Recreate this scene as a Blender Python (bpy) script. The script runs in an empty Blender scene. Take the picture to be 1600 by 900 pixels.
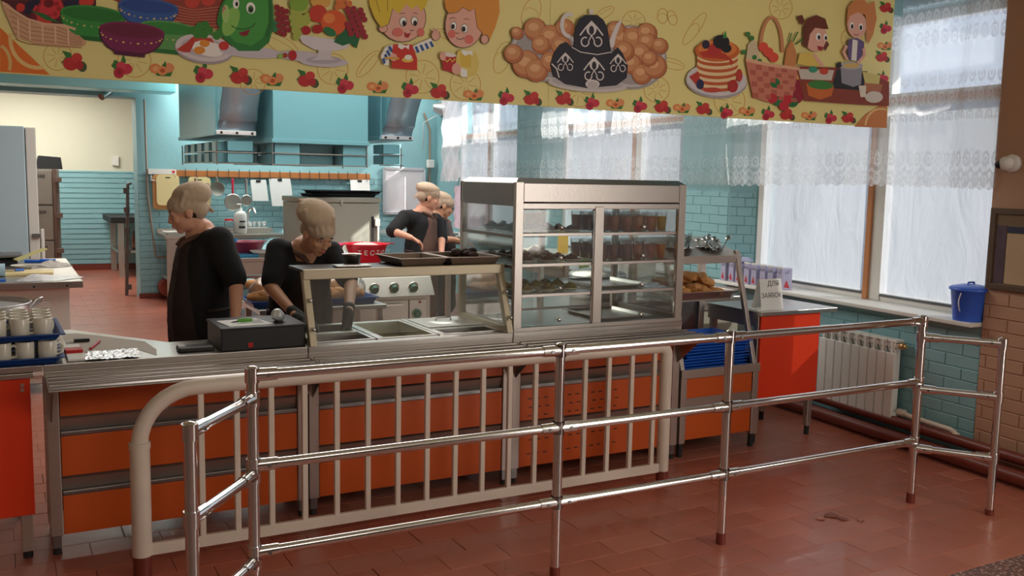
import bpy, bmesh, math, random
from mathutils import Vector, Matrix
from mathutils.geometry import tessellate_polygon
random.seed(7)
PI = math.pi
sc = bpy.context.scene
COL = sc.collection

# ---------------- camera ----------------
CAM = Vector((0, 0, 1.68)); FPX = 1469.66
_yaw, _pit, _rol = math.radians(28.605), math.radians(6.667), math.radians(1.1076)
_f = Vector((math.sin(_yaw)*math.cos(_pit), math.cos(_yaw)*math.cos(_pit), -math.sin(_pit)))
_r = Vector((math.cos(_yaw), -math.sin(_yaw), 0)); _u = _r.cross(_f)
_R = math.cos(_rol)*_r + math.sin(_rol)*_u
_U = -math.sin(_rol)*_r + math.cos(_rol)*_u
cam = bpy.data.cameras.new('camera'); cam.sensor_width = 36; cam.lens = 36*FPX/1600
cam.clip_start = .05; cam.clip_end = 200
camo = bpy.data.objects.new('camera', cam); COL.objects.link(camo)
camo.matrix_world = Matrix(((_R.x, _U.x, -_f.x, CAM.x), (_R.y, _U.y, -_f.y, CAM.y), (_R.z, _U.z, -_f.z, CAM.z), (0, 0, 0, 1)))
sc.camera = camo

def P(px, py, ax, val):
    """point of a known world plane seen at a photograph position"""
    d = _f*FPX + _R*(px-800) - _U*(py-450)
    i = 'xyz'.index(ax)
    return CAM + d*((val-CAM[i])/d[i])

# ---------------- world, lights, exposure ----------------
wd = bpy.data.worlds.new('world'); sc.world = wd; wd.use_nodes = True
bg = wd.node_tree.nodes['Background']; bg.inputs[0].default_value = (.80, .88, 1.0, 1); bg.inputs[1].default_value = .80
sc.view_settings.view_transform = 'Standard'; sc.view_settings.look = 'None'
sc.view_settings.gamma = 1; sc.view_settings.use_curve_mapping = False
sc.view_settings.exposure = 0.28
sc.cycles.transparent_max_bounces = 40

def light(name, kind, loc, power, color, size=None, direction=None, angle=None):
    l = bpy.data.lights.new(name, kind); l.energy = power; l.color = color
    o = bpy.data.objects.new(name, l); COL.objects.link(o); o.location = loc
    if size: l.shape = 'RECTANGLE'; l.size, l.size_y = size
    if angle is not None: l.angle = angle
    if direction is not None:
        o.rotation_euler = Vector(direction).to_track_quat('-Z', 'Y').to_euler()
    return o
light('sun', 'SUN', (9, -4, 6), 12.0, (1, .93, .82), direction=(-.66, .58, -.50), angle=.012)

# window wall frame: local x = outwards, local y = along the wall away from the camera
WTH = math.atan(.067)
WM = Matrix.Translation((5.2, 3.5, 0)) @ Matrix.Rotation(-WTH, 4, 'Z')
def W(x, s, z): return WM @ Vector((x, s, z))
WDIR = (WM.to_3x3() @ Vector((-1, 0, 0)))
DAY = (.86, .93, 1.0)
for s0, s1, pw in ((.1, 2.45, 22), (3.4, 5.9, 24), (6.9, 9.15, 24)):
    light('window_daylight', 'AREA', W(.9, (s0+s1)/2, 1.9), pw, DAY, (2.0, s1-s0), WDIR + Vector((0, 0, -.12)))
light('hall_daylight_fill', 'AREA', (4.85, -.4, 1.85), 115, (1, .93, .86), (1.9, 4.2), (-1, .55, -.05))  # added fill standing in for daylight from the unseen hall windows
# added fill lights under the ceiling: hall behind the camera, kitchen, back room
light('hall_fill', 'AREA', (1.0, -.3, 3.15), 62, (1, .90, .80), (3.4, 3.0), (0, .25, -1))
light('kitchen_fill', 'AREA', (2.6, 8.2, 3.15), 150, (1, .97, .92), (3.4, 5.0), (0, 0, -1))
light('kitchen_fill', 'AREA', (3.7, 12.6, 3.12), 85, (1, .97, .92), (3.6, .7), (0, .12, -1))  # second kitchen fill, added to brighten the back wall behind the hoods
light('back_room_fill', 'AREA', (.3, 15.4, 3.1), 115, (1, .97, .9), (2.0, 2.0), (0, 0, -1))  # added to brighten the back room walls

# ---------------- materials ----------------
MATS = {}
def mat(name, col, rough=.5, metal=0., bump=0., bscale=60., var=.0, vscale=6., spec=.5, trans=0., ior=1.45, emit=0., coat=0., stretch=None, alpha=1.):
    if name in MATS: return MATS[name]
    m = bpy.data.materials.new(name); m.use_nodes = True
    nt = m.node_tree; b = nt.nodes['Principled BSDF']
    b.inputs['Base Color'].default_value = (*col, 1); b.inputs['Roughness'].default_value = rough
    b.inputs['Metallic'].default_value = metal; b.inputs['Specular IOR Level'].default_value = spec
    b.inputs['Transmission Weight'].default_value = trans; b.inputs['IOR'].default_value = ior
    b.inputs['Coat Weight'].default_value = coat; b.inputs['Alpha'].default_value = alpha
    if emit: b.inputs['Emission Color'].default_value = (*col, 1); b.inputs['Emission Strength'].default_value = emit
    if var or bump:
        tc = nt.nodes.new('ShaderNodeTexCoord'); mp = nt.nodes.new('ShaderNodeMapping')
        nt.links.new(tc.outputs['Object'], mp.inputs[0])
        if stretch: mp.inputs['Scale'].default_value = stretch
    if var:
        n = nt.nodes.new('ShaderNodeTexNoise'); n.inputs['Scale'].default_value = vscale; n.inputs['Detail'].default_value = 4
        nt.links.new(mp.outputs[0], n.inputs[0])
        mx = nt.nodes.new('ShaderNodeMix'); mx.data_type = 'RGBA'
        mx.inputs[6].default_value = (*[c*(1-var) for c in col], 1); mx.inputs[7].default_value = (*[min(1, c*(1+var)) for c in col], 1)
        nt.links.new(n.outputs[0], mx.inputs[0]); nt.links.new(mx.outputs[2], b.inputs['Base Color'])
    if bump:
        n2 = nt.nodes.new('ShaderNodeTexNoise'); n2.inputs['Scale'].default_value = bscale; n2.inputs['Detail'].default_value = 3
        nt.links.new(mp.outputs[0], n2.inputs[0])
        bp = nt.nodes.new('ShaderNodeBump'); bp.inputs['Strength'].default_value = bump; bp.inputs['Distance'].default_value = .01
        nt.links.new(n2.outputs[0], bp.inputs['Height']); nt.links.new(bp.outputs[0], b.inputs['Normal'])
    MATS[name] = m
    return m
def s(r, g, b):   # sRGB 0..255 to linear
    return tuple(((c/255)/12.92 if c/255 <= .04045 else ((c/255+.055)/1.055)**2.4) for c in (r, g, b))

STEEL = mat('brushed_steel', (.60, .56, .52), .30, 1, .06, 90, .05, 8, stretch=(1, 1, 8))
SLIDE = mat('slide_steel', (.36, .325, .30), .34, 1, .05, 70, .06)
STEEL_D = mat('dark_steel', (.30, .29, .285), .34, 1, .05, 70, .08, 6)
STEEL_M = mat('satin_steel', (.54, .48, .43), .38, .85, .05, 60, .05, 5)
CHROME = mat('chrome', (.74, .73, .72), .13, 1, .02, 40)
ORANGE = mat('orange_laminate', s(206, 90, 32), .38, bump=.02, bscale=200, var=.04)
RED = mat('red_laminate', s(228, 62, 28), .36, bump=.02, bscale=200, var=.03)
TURQ = mat('turquoise_paint', s(140, 184, 190), .42, bump=.12, bscale=25, var=.06, vscale=3)
TURQ_D = mat('turquoise_hood_paint', s(104, 160, 170), .34, var=.07, vscale=2, bump=.03, bscale=5)
CREAM = mat('cream_plaster', s(214, 212, 192), .8, bump=.08, bscale=30, var=.04, vscale=2)
BEIGE = mat('beige_wall_paint', s(186, 146, 120), .6, bump=.15, bscale=25, var=.06, vscale=3)
WHITE = mat('white_paint', s(225, 222, 216), .5, bump=.05, bscale=40, var=.03)
BARR = mat('cream_enamel', s(222, 208, 192), .35, bump=.10, bscale=35, var=.05, vscale=10)
FLOOR = mat('red_floor_paint', s(174, 102, 82), .30, bump=.22, bscale=9, var=.14, vscale=2.2, coat=.15)
FLOOR2 = mat('worn_floor_paint', s(182, 112, 92), .33, bump=.25, bscale=12, var=.16, vscale=4, coat=.1)
FLOORG = mat('floor_joint', s(140, 78, 62), .5, bump=.1, var=.1)
PIPE = mat('brown_red_pipe', s(120, 56, 44), .38, var=.1)
BLACK = mat('black_plastic', (.012, .012, .013), .38)
BLACKM = mat('black_matt', (.018, .018, .019), .6, bump=.05)
BLUE = mat('blue_plastic', s(34, 104, 214), .38, var=.04)
BLUE_D = mat('navy_blue_plastic', s(22, 62, 128), .38)
BUCKET = mat('bucket_blue', s(62, 108, 222), .34)
WOOD = mat('varnished_wood', s(178, 112, 62), .45, var=.18, vscale=5, stretch=(1, 8, 8), bump=.05)
WOODF = mat('ochre_window_paint', s(196, 132, 86), .5, var=.08)
BOARDM = mat('pale_chopping_board', s(226, 206, 152), .5, var=.04)
PINK = mat('pink_plastic', s(222, 70, 122), .4)
REDP = mat('red_plastic', s(214, 22, 44), .36)
MUG = mat('cream_ceramic', s(222, 216, 200), .18, coat=.3)
ALU = mat('aluminium', (.68, .68, .70), .36, .9, .04, 30)
FOIL = mat('crumpled_foil', (.78, .79, .80), .25, .9, 1.0, 60)
PAPER = mat('white_paper', s(232, 232, 228), .7)
FRIDGE = mat('pale_blue_enamel', s(184, 206, 216), .32, var=.02)
LOCK = mat('grey_metal_paint', s(128, 122, 112), .5, var=.1)
RUBBER = mat('black_rubber', (.02, .02, .02), .7)
SHIRT = mat('black_cotton', (.010, .010, .012), .9, bump=.3, bscale=25)
APRON = mat('brown_apron_cloth', s(92, 68, 60), .85, bump=.3, bscale=20, var=.08)
APRON_D = mat('dark_apron_cloth', s(44, 32, 30), .85, bump=.3, bscale=20, var=.08)
CAPM = mat('beige_cap_cloth', s(196, 172, 150), .85, bump=.35, bscale=30, var=.06)
SKIN = mat('skin', s(214, 158, 132), .5, var=.06, vscale=14)
SKIN2 = mat('tanned_skin', s(198, 148, 118), .5, var=.06, vscale=14)
HAIR = mat('dark_hair', (.03, .02, .016), .6)
LIPS = mat('lips', s(176, 92, 86), .5)
EYE = mat('dark_eye', (.02, .015, .012), .3)
BREAD = mat('bread_crust', s(206, 150, 92), .7, var=.22, vscale=25, bump=.2, bscale=50)
TROUS = mat('dark_trousers', (.02, .02, .024), .9)
LILAC = mat('lilac_carton', s(176, 172, 200), .5)

def glassmat(name, tint, t, rough=.04, gl=.12, film=.0):
    m = bpy.data.materials.new(name); m.use_nodes = True; nt = m.node_tree
    for n in list(nt.nodes): nt.nodes.remove(n)
    out = nt.nodes.new('ShaderNodeOutputMaterial')
    tr = nt.nodes.new('ShaderNodeBsdfTransparent'); tr.inputs[0].default_value = (*tint, 1)
    g = nt.nodes.new('ShaderNodeBsdfGlossy'); g.inputs['Roughness'].default_value = rough
    fr = nt.nodes.new('ShaderNodeLayerWeight'); fr.inputs[0].default_value = .25
    mr = nt.nodes.new('ShaderNodeMath'); mr.operation = 'MULTIPLY_ADD'; mr.inputs[1].default_value = .55; mr.inputs[2].default_value = gl*.4
    nt.links.new(fr.outputs['Fresnel'], mr.inputs[0])
    mx = nt.nodes.new('ShaderNodeMixShader'); nt.links.new(mr.outputs[0], mx.inputs[0])
    nt.links.new(tr.outputs[0], mx.inputs[1]); nt.links.new(g.outputs[0], mx.inputs[2])
    last = mx
    if film:
        d = nt.nodes.new('ShaderNodeBsdfDiffuse'); d.inputs[0].default_value = (.8, .8, .8, 1)
        m2 = nt.nodes.new('ShaderNodeMixShader'); m2.inputs[0].default_value = film
        nt.links.new(mx.outputs[0], m2.inputs[1]); nt.links.new(d.outputs[0], m2.inputs[2]); last = m2
    nt.links.new(last.outputs[0], out.inputs[0]); MATS[name] = m
    return m
GLASS = glassmat('clear_glass', (.93, .96, .95), 1, gl=.10, film=.02)
CUPG = glassmat('cup_glass', (.93, .95, .95), 1, gl=.25, film=.05)
WINGLASS = glassmat('window_glass', (.95, .97, 1), 1, gl=.1)

def filmmat(name, col, see, wr=1., lace=0):
    """thin sheet that lets light through: see = share of clear holes; lace = 1 adds a lace pattern from UV metres"""
    m = bpy.data.materials.new(name); m.use_nodes = True; nt = m.node_tree
    for n in list(nt.nodes): nt.nodes.remove(n)
    N = nt.nodes.new; L = nt.links.new
    out = N('ShaderNodeOutputMaterial')
    tl = N('ShaderNodeBsdfTranslucent'); tl.inputs[0].default_value = (*col, 1)
    df = N('ShaderNodeBsdfDiffuse'); df.inputs[0].default_value = (*col, 1)
    m1 = N('ShaderNodeMixShader'); m1.inputs[0].default_value = .35; L(tl.outputs[0], m1.inputs[1]); L(df.outputs[0], m1.inputs[2])
    tr = N('ShaderNodeBsdfTransparent'); m2 = N('ShaderNodeMixShader')
    L(m1.outputs[0], m2.inputs[1]); L(tr.outputs[0], m2.inputs[2]); m2.inputs[0].default_value = see
    L(m2.outputs[0], out.inputs[0])
    uv = N('ShaderNodeUVMap')
    if lace:
        def math_(op, a, b=None, c=None):
            n = N('ShaderNodeMath'); n.operation = op
            for i, v in enumerate((a, b, c)):
                if v is None: continue
                if isinstance(v, (int, float)): n.inputs[i].default_value = v
                else: L(v, n.inputs[i])
            return n.outputs[0]
        sp = N('ShaderNodeSeparateXYZ'); L(uv.outputs[0], sp.inputs[0])
        u, v = sp.outputs[0], sp.outputs[1]
        # motif cells: a flower ring in each cell of 9 cm, arcs (scallops) stacked along the hem
        cu = math_('SUBTRACT', math_('FRACT', math_('MULTIPLY', u, 11.)), .5)
        cv = math_('SUBTRACT', math_('FRACT', math_('MULTIPLY', v, 8.)), .5)
        rad = math_('SQRT', math_('ADD', math_('MULTIPLY', cu, cu), math_('MULTIPLY', cv, cv)))
        ring = math_('LESS_THAN', math_('ABSOLUTE', math_('SUBTRACT', rad, .30)), .085)
        core = math_('LESS_THAN', rad, .12)
        sca = math_('ABSOLUTE', math_('SINE', math_('MULTIPLY', u, 34.5)))
        hem = math_('FRACT', math_('MULTIPLY', math_('ADD', v, math_('MULTIPLY', sca, .035)), 17.))
        hemm = math_('LESS_THAN', hem, .38)
        low = math_('LESS_THAN', v, .17)
        band = math_('LESS_THAN', math_('FRACT', math_('MULTIPLY', math_('ADD', v, .03), 2.2)), .62)
        vo = N('ShaderNodeTexVoronoi'); vo.inputs['Scale'].default_value = 42; L(uv.outputs[0], vo.inputs[0])
        leaf = math_('LESS_THAN', vo.outputs['Distance'], .34)
        pat = math_('MULTIPLY', band, math_('MAXIMUM', math_('MAXIMUM', ring, core), math_('MULTIPLY', leaf, .6)))
        pat = math_('MAXIMUM', pat, math_('MULTIPLY', low, hemm))
        fac = math_('SUBTRACT', see, math_('MULTIPLY', pat, .27))
        L(fac, m2.inputs[0])
    else:
        n = N('ShaderNodeTexNoise'); n.inputs['Scale'].default_value = 3.2; n.inputs['Detail'].default_value = 5; n.inputs['Distortion'].default_value = 1.4
        mp = N('ShaderNodeMapping'); mp.inputs['Scale'].default_value = (1.6, .5, 1); L(uv.outputs[0], mp.inputs[0]); L(mp.outputs[0], n.inputs[0])
        b = N('ShaderNodeBump'); b.inputs['Strength'].default_value = wr; b.inputs['Distance'].default_value = .08
        L(n.outputs[0], b.inputs['Height']); L(b.outputs[0], tl.inputs['Normal']); L(b.outputs[0], df.inputs['Normal'])
    MATS[name] = m
    return m
FILM = filmmat('plastic_window_film', (.25, .258, .27), .10, .35)
LACE = filmmat('white_lace', (.74, .74, .74), .64, lace=1)
PINKC = filmmat('pink_curtain_cloth', s(232, 196, 204), .12, .4)
PALEC = filmmat('pale_curtain_cloth', s(236, 222, 222), .30, .4)

# ---------------- mesh building ----------------
class MB:
    def __init__(self): self.v = []; self.f = []; self.m = []; self.mats = []; self.uv = None; self.M = None; self.cur = 0; self.smooth = set()
    def use(self, m):
        if m not in self.mats: self.mats.append(m)
        self.cur = self.mats.index(m); return self
    def add(self, vs, fs, smooth=False):
        n = len(self.v)
        self.v += [tuple(self.M @ Vector(p)) if self.M else tuple(p) for p in vs]
        for f in fs:
            if smooth: self.smooth.add(len(self.f))
            self.f.append(tuple(n+i for i in f)); self.m.append(self.cur)
        return self
    def box(self, x0, x1, y0, y1, z0, z1):
        if x0 > x1: x0, x1 = x1, x0
        if y0 > y1: y0, y1 = y1, y0
        if z0 > z1: z0, z1 = z1, z0
        return self.add([(x0,y0,z0),(x1,y0,z0),(x1,y1,z0),(x0,y1,z0),(x0,y0,z1),(x1,y0,z1),(x1,y1,z1),(x0,y1,z1)],
                        [(0,3,2,1),(4,5,6,7),(0,1,5,4),(1,2,6,5),(2,3,7,6),(3,0,4,7)])
    def cyl(self, p0, p1, r0, r1=None, n=12, caps=True):
        r1 = r0 if r1 is None else r1
        p0, p1 = Vector(p0), Vector(p1); d = (p1-p0).normalized()
        a = d.orthogonal().normalized(); b = d.cross(a)
        vs = []
        for p, r in ((p0, r0), (p1, r1)):
            for i in range(n):
                t = 2*PI*i/n; vs.append(p + a*math.cos(t)*r + b*math.sin(t)*r)
        self.add(vs, [(i, (i+1) % n, n+(i+1) % n, n+i) for i in range(n)], True)
        if caps: self.add(vs, [tuple(range(n-1, -1, -1)), tuple(range(n, 2*n))])
        return self
    def tube(self, pts, r, n=10, closed=False):
        pts = [Vector(p) for p in pts]; k = len(pts); rings = []
        ref = None
        for i, p in enumerate(pts):
            if closed: t = (pts[(i+1) % k]-pts[i-1]).normalized()
            else: t = (pts[min(i+1, k-1)]-pts[max(i-1, 0)]).normalized()
            if ref is None: ref = t.orthogonal().normalized()
            ref = (ref - t*ref.dot(t)).normalized(); b = t.cross(ref)
            rr = r[i] if isinstance(r, (list, tuple)) else r
            rings.append([p + ref*math.cos(2*PI*j/n)*rr + b*math.sin(2*PI*j/n)*rr for j in range(n)])
        vs = [q for rg in rings for q in rg]; fs = []
        for i in range(k if closed else k-1):
            a, b2 = i*n, ((i+1) % k)*n
            fs += [(a+j, a+(j+1) % n, b2+(j+1) % n, b2+j) for j in range(n)]
        self.add(vs, fs, True)
        if not closed: self.add(vs, [tuple(range(n-1, -1, -1)), tuple(range((k-1)*n, k*n))])
        return self
    def lathe(self, prof, c=(0,0,0), n=20, axis=None, smooth=True):
        """prof: list of (r, z)"""
        c = Vector(c); vs = []; fs = []
        for r, z in prof:
            for j in range(n):
                t = 2*PI*j/n; vs.append(c + Vector((r*math.cos(t), r*math.sin(t), z)))
        for i in range(len(prof)-1):
            a, b = i*n, (i+1)*n
            fs += [(a+j, a+(j+1) % n, b+(j+1) % n, b+j) for j in range(n)]
        self.add(vs, fs, smooth)
        if prof[0][0] > 1e-5: self.add(vs[:n], [tuple(range(n-1, -1, -1))])
        if prof[-1][0] > 1e-5: self.add(vs[-n:], [tuple(range(n))])
        return self
    def ell(self, c, r, n=16, m=10, rot=None):
        c = Vector(c); r = (r, r, r) if isinstance(r, (int, float)) else r
        vs = []; R = rot or Matrix.Identity(3)
        for i in range(m+1):
            ph = PI*i/m
            for j in range(n):
                t = 2*PI*j/n; vs.append(c + R @ Vector((r[0]*math.sin(ph)*math.cos(t), r[1]*math.sin(ph)*math.sin(t), r[2]*math.cos(ph))))
        return self.add(vs, [(i*n+j, (i+1)*n+j, (i+1)*n+(j+1) % n, i*n+(j+1) % n) for i in range(m) for j in range(n)], True)
    def cap(self, p0, p1, r0, r1):
        """tapered capsule"""
        self.cyl(p0, p1, r0, r1, 14); self.ell(p0, r0, 14, 8); self.ell(p1, r1, 14, 8); return self
    def prism(self, poly, h, M=None):
        """poly: list of 2d points (x, z) extruded along y by h, in matrix M"""
        n = len(poly)
        vs = [Vector((x, 0, z)) for x, z in poly] + [Vector((x, h, z)) for x, z in poly]
        if M: vs = [M @ v for v in vs]
        tri = tessellate_polygon([[Vector((x, z, 0)) for x, z in poly]])
        fs = [tuple(t) for t in tri] + [tuple(n+i for i in reversed(t)) for t in tri] + [(i, (i+1) % n, n+(i+1) % n, n+i) for i in range(n)]
        return self.add(vs, fs)
    def quad(self, a, b, c, d): return self.add([a, b, c, d], [(0, 1, 2, 3)])
    def rawmesh(self, name='mesh', off=None):
        me = bpy.data.meshes.new(name)
        vs = self.v if off is None else [(x-off[0], y-off[1], z-off[2]) for x, y, z in self.v]
        me.from_pydata(vs, [], self.f)
        for m in self.mats: me.materials.append(m)
        for i, p in enumerate(me.polygons):
            p.material_index = self.m[i]; p.use_smooth = i in self.smooth
        if self.uv:
            ul = me.uv_layers.new(name='UVMap')
            for lp in me.loops: ul.data[lp.index].uv = self.uv[lp.vertex_index]
        me.update()
        return me
    def build(self, name, m=None, parent=None, local=False, fix=True, bev=0, weld=False, sub=0):
        if m is not None and not self.mats: self.mats = [m]
        off = None
        if parent is not None and not local: off = world_loc(parent)
        elif parent is None and not local:
            xs, ys, zs = zip(*self.v); off = ((min(xs)+max(xs))/2, (min(ys)+max(ys))/2, min(zs))
        me = self.rawmesh(name, off)
        if fix or weld:
            bm = bmesh.new(); bm.from_mesh(me)
            if weld: bmesh.ops.remove_doubles(bm, verts=bm.verts, dist=1e-5)
            bmesh.ops.recalc_face_normals(bm, faces=bm.faces)
            bm.to_mesh(me); bm.free()
        o = bpy.data.objects.new(name, me); COL.objects.link(o)
        if parent is not None: o.parent = parent
        elif off: o.location = off
        if bev:
            md = o.modifiers.new('bevel', 'BEVEL'); md.width = bev; md.segments = 2; md.limit_method = 'ANGLE'
        if sub:
            md = o.modifiers.new('sub', 'SUBSURF'); md.levels = md.render_levels = sub
        return o

def world_loc(o):
    v = Vector((0, 0, 0))
    while o is not None: v += Vector(o.location); o = o.parent
    return tuple(v)
def tag(o, label=None, cat=None, group=None, kind=None):
    if label: o['label'] = label
    if cat: o['category'] = cat
    if group: o['group'] = group
    if kind: o['kind'] = kind
    return o
def thing(name, label, cat, loc=(0, 0, 0), rz=0, group=None):
    o = bpy.data.objects.new(name, None); COL.objects.link(o); o.empty_display_size = .1
    o.location = loc; o.rotation_euler = (0, 0, rz)
    return tag(o, label, cat, group)
def struct(o): o['kind'] = 'structure'; return o
KIDS = {}
def copy_tree(o, parent=None):
    c = o.copy(); COL.objects.link(c)
    if parent is not None: c.parent = parent
    for ch in [x for x in COL.objects if x.parent == o]: copy_tree(ch, c)
    return c
def copies(proto, kids, loc, rz=0, label=None, rot=None, scale=None):
    """kids: list of (child, [grandchildren])"""
    r = proto.copy(); COL.objects.link(r); r.location = loc
    r.rotation_euler = rot if rot else (0, 0, rz)
    if scale: r.scale = scale
    if label: r['label'] = label
    for ch, gs in kids:
        c = ch.copy(); COL.objects.link(c); c.parent = r
        for g in gs:
            d = g.copy(); COL.objects.link(d); d.parent = c
    return r
def textmesh(name, body, size, M, m, parent=None, extrude=.0006, bold=0., align='CENTER'):
    cu = bpy.data.curves.new(name, 'FONT'); cu.body = body; cu.size = size; cu.extrude = extrude; cu.offset = bold
    cu.align_x = align; cu.align_y = 'CENTER'; cu.resolution_u = 3
    t = bpy.data.objects.new(name, cu); COL.objects.link(t)
    dg = bpy.context.evaluated_depsgraph_get(); dg.update()
    me = bpy.data.meshes.new_from_object(t.evaluated_get(dg))
    bpy.data.objects.remove(t); me.transform(M)
    off = world_loc(parent) if parent else (0, 0, 0)
    me.transform(Matrix.Translation((-off[0], -off[1], -off[2])))
    me.materials.clear(); me.materials.append(m)
    o = bpy.data.objects.new(name, me); COL.objects.link(o); o.parent = parent
    return o
def remesh(mb, name, m, parent, vox, smooth=2, local=False, disp=0, dscale=.1, sub=0):
    me = mb.rawmesh(name)
    o = bpy.data.objects.new(name, me); COL.objects.link(o)
    md = o.modifiers.new('r', 'REMESH'); md.mode = 'VOXEL'; md.voxel_size = vox; md.use_smooth_shade = True
    if smooth:
        sm = o.modifiers.new('s', 'SMOOTH'); sm.iterations = smooth; sm.factor = .6
    if disp:
        tx = bpy.data.textures.new(name, 'CLOUDS'); tx.noise_scale = dscale
        d = o.modifiers.new('d', 'DISPLACE'); d.texture = tx; d.strength = disp; d.mid_level = .5
    dg = bpy.context.evaluated_depsgraph_get(); dg.update()
    me2 = bpy.data.meshes.new_from_object(o.evaluated_get(dg))
    bpy.data.objects.remove(o)
    me2.name = name; me2.materials.clear(); me2.materials.append(m)
    if parent is not None and not local:
        l = world_loc(parent); me2.transform(Matrix.Translation((-l[0], -l[1], -l[2])))
    o2 = bpy.data.objects.new(name, me2); COL.objects.link(o2); o2.parent = parent
    return o2
# ================= SETTING =================
def wall(name, boxes, m, M=None, bev=0):
    mb = MB(); mb.M = M
    for b in boxes: mb.box(*b)
    return struct(mb.build(name, m, bev=bev))

floor = struct(MB().box(-4.5, 6.4, 2.53, 17.6, -.12, -.007).build('floor', FLOORG))
def tile_mesh(name, lx, ly, m, h=.012, ch=.004):
    b = MB()
    x, y = lx/2, ly/2
    b.add([(-x,-y,-h),(x,-y,-h),(x,y,-h),(-x,y,-h),(-x,-y,-ch),(x,-y,-ch),(x,y,-ch),(-x,y,-ch),
           (-x+ch,-y+ch,0),(x-ch,-y+ch,0),(x-ch,y-ch,0),(-x+ch,y-ch,0)],
          [(0,1,5,4),(1,2,6,5),(2,3,7,6),(3,0,4,7),(4,5,9,8),(5,6,10,9),(6,7,11,10),(7,4,8,11),(8,9,10,11)])
    b.use(m); me = b.rawmesh(name); return me
TL = .30; TW = .165
tms = [tile_mesh('floor_tile', TL-.0016, TW-.0016, FLOOR, ch=.0018), tile_mesh('floor_tile', TL-.0016, TW-.0016, FLOOR2, ch=.0018)]
rnd = random.Random(3); cells = []
yy = 2.53+TW/2; row = 0
while yy < 17.3:
    xx = -4.5 + (TL/2 if row % 2 else 0)
    while xx < 6.3:
        if yy < 13.2 or xx < 3.5: cells.append((xx, yy))
        xx += TL
    yy += TW; row += 1
def infront(x, y):
    d = Vector((x, y, 0)) - CAM
    fz = d.dot(_f)
    if fz < .3: return None
    px = 800 + FPX*d.dot(_R)/fz; py = 450 - FPX*d.dot(_U)/fz
    return (px, py, fz) if -60 < px < 1660 and -60 < py < 960 else None
vis = sorted([c for c in cells if infront(*c)], key=lambda c: infront(*c)[2])
near = set(vis[:295])
fl = floor.location
rest = MB().use(FLOOR)
TILEROT = (.002, .002, .003)
for (x, y) in cells:
    dz = rnd.uniform(-.0008, .0006); j = rnd.uniform(-.0012, .0012)
    if (x, y) in near:
        o = bpy.data.objects.new('floor_tile', tms[0 if rnd.random() < .82 else 1]); COL.objects.link(o); o.parent = floor
        o.location = (x-fl.x+j, y-fl.y, dz-fl.z); o.rotation_euler = (rnd.uniform(-.0028, .0028), rnd.uniform(-.0028, .0028), rnd.uniform(-.003, .003))
    else:
        a, b = TL/2-.0008, TW/2-.0008
        rest.add([(x-a,y-b,dz),(x+a,y-b,dz),(x+a,y+b,dz),(x-a,y+b,dz),(x-a,y-b,-.012),(x+a,y-b,-.012),(x+a,y+b,-.012),(x-a,y+b,-.012)],
                 [(0,1,2,3),(0,4,5,1),(1,5,6,2),(2,6,7,3),(3,7,4,0)])
o = rest.build('far_tiles', parent=floor, fix=False); o['kind'] = 'stuff'
# loose chip of tile and raised paint blisters on the floor
ch = MB().use(FLOORG)
for (px, py, r) in ((1300,806,.05),(1318,812,.035),(1345,813,.03),(1283,811,.03)):
    p = P(px, py, 'z', 0); k = 7; vs = [(p.x+math.cos(i*2*PI/k)*r*rnd.uniform(.6,1), p.y+math.sin(i*2*PI/k)*r*rnd.uniform(.5,.9), .002+.004*(i % 2)) for i in range(k)]
    ch.use(FLOORG if r > .034 else FLOOR2).add(vs, [tuple(range(k))])
ch.build('broken_tile_patch', parent=floor, fix=False)
# terrazzo of the dining hall
TERR = mat('terrazzo', s(150, 128, 120), .45)
nt = TERR.node_tree; vo = nt.nodes.new('ShaderNodeTexVoronoi'); vo.inputs['Scale'].default_value = 55
tc = nt.nodes.new('ShaderNodeTexCoord'); nt.links.new(tc.outputs['Object'], vo.inputs[0])
cr = nt.nodes.new('ShaderNodeValToRGB'); cr.color_ramp.interpolation = 'CONSTANT'
cr.color_ramp.elements[0].color = (*s(206, 190, 178), 1); cr.color_ramp.elements[1].position = .28; cr.color_ramp.elements[1].color = (*s(128, 92, 84), 1)
e = cr.color_ramp.elements.new(.62); e.color = (*s(88, 70, 68), 1)
nt.links.new(vo.outputs['Distance'], cr.inputs[0]); nt.links.new(cr.outputs[0], nt.nodes['Principled BSDF'].inputs['Base Color'])
wall('floor_hall', [(-4.5, 5.6, -6, 2.528, -.12, -.001)], TERR)

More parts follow.
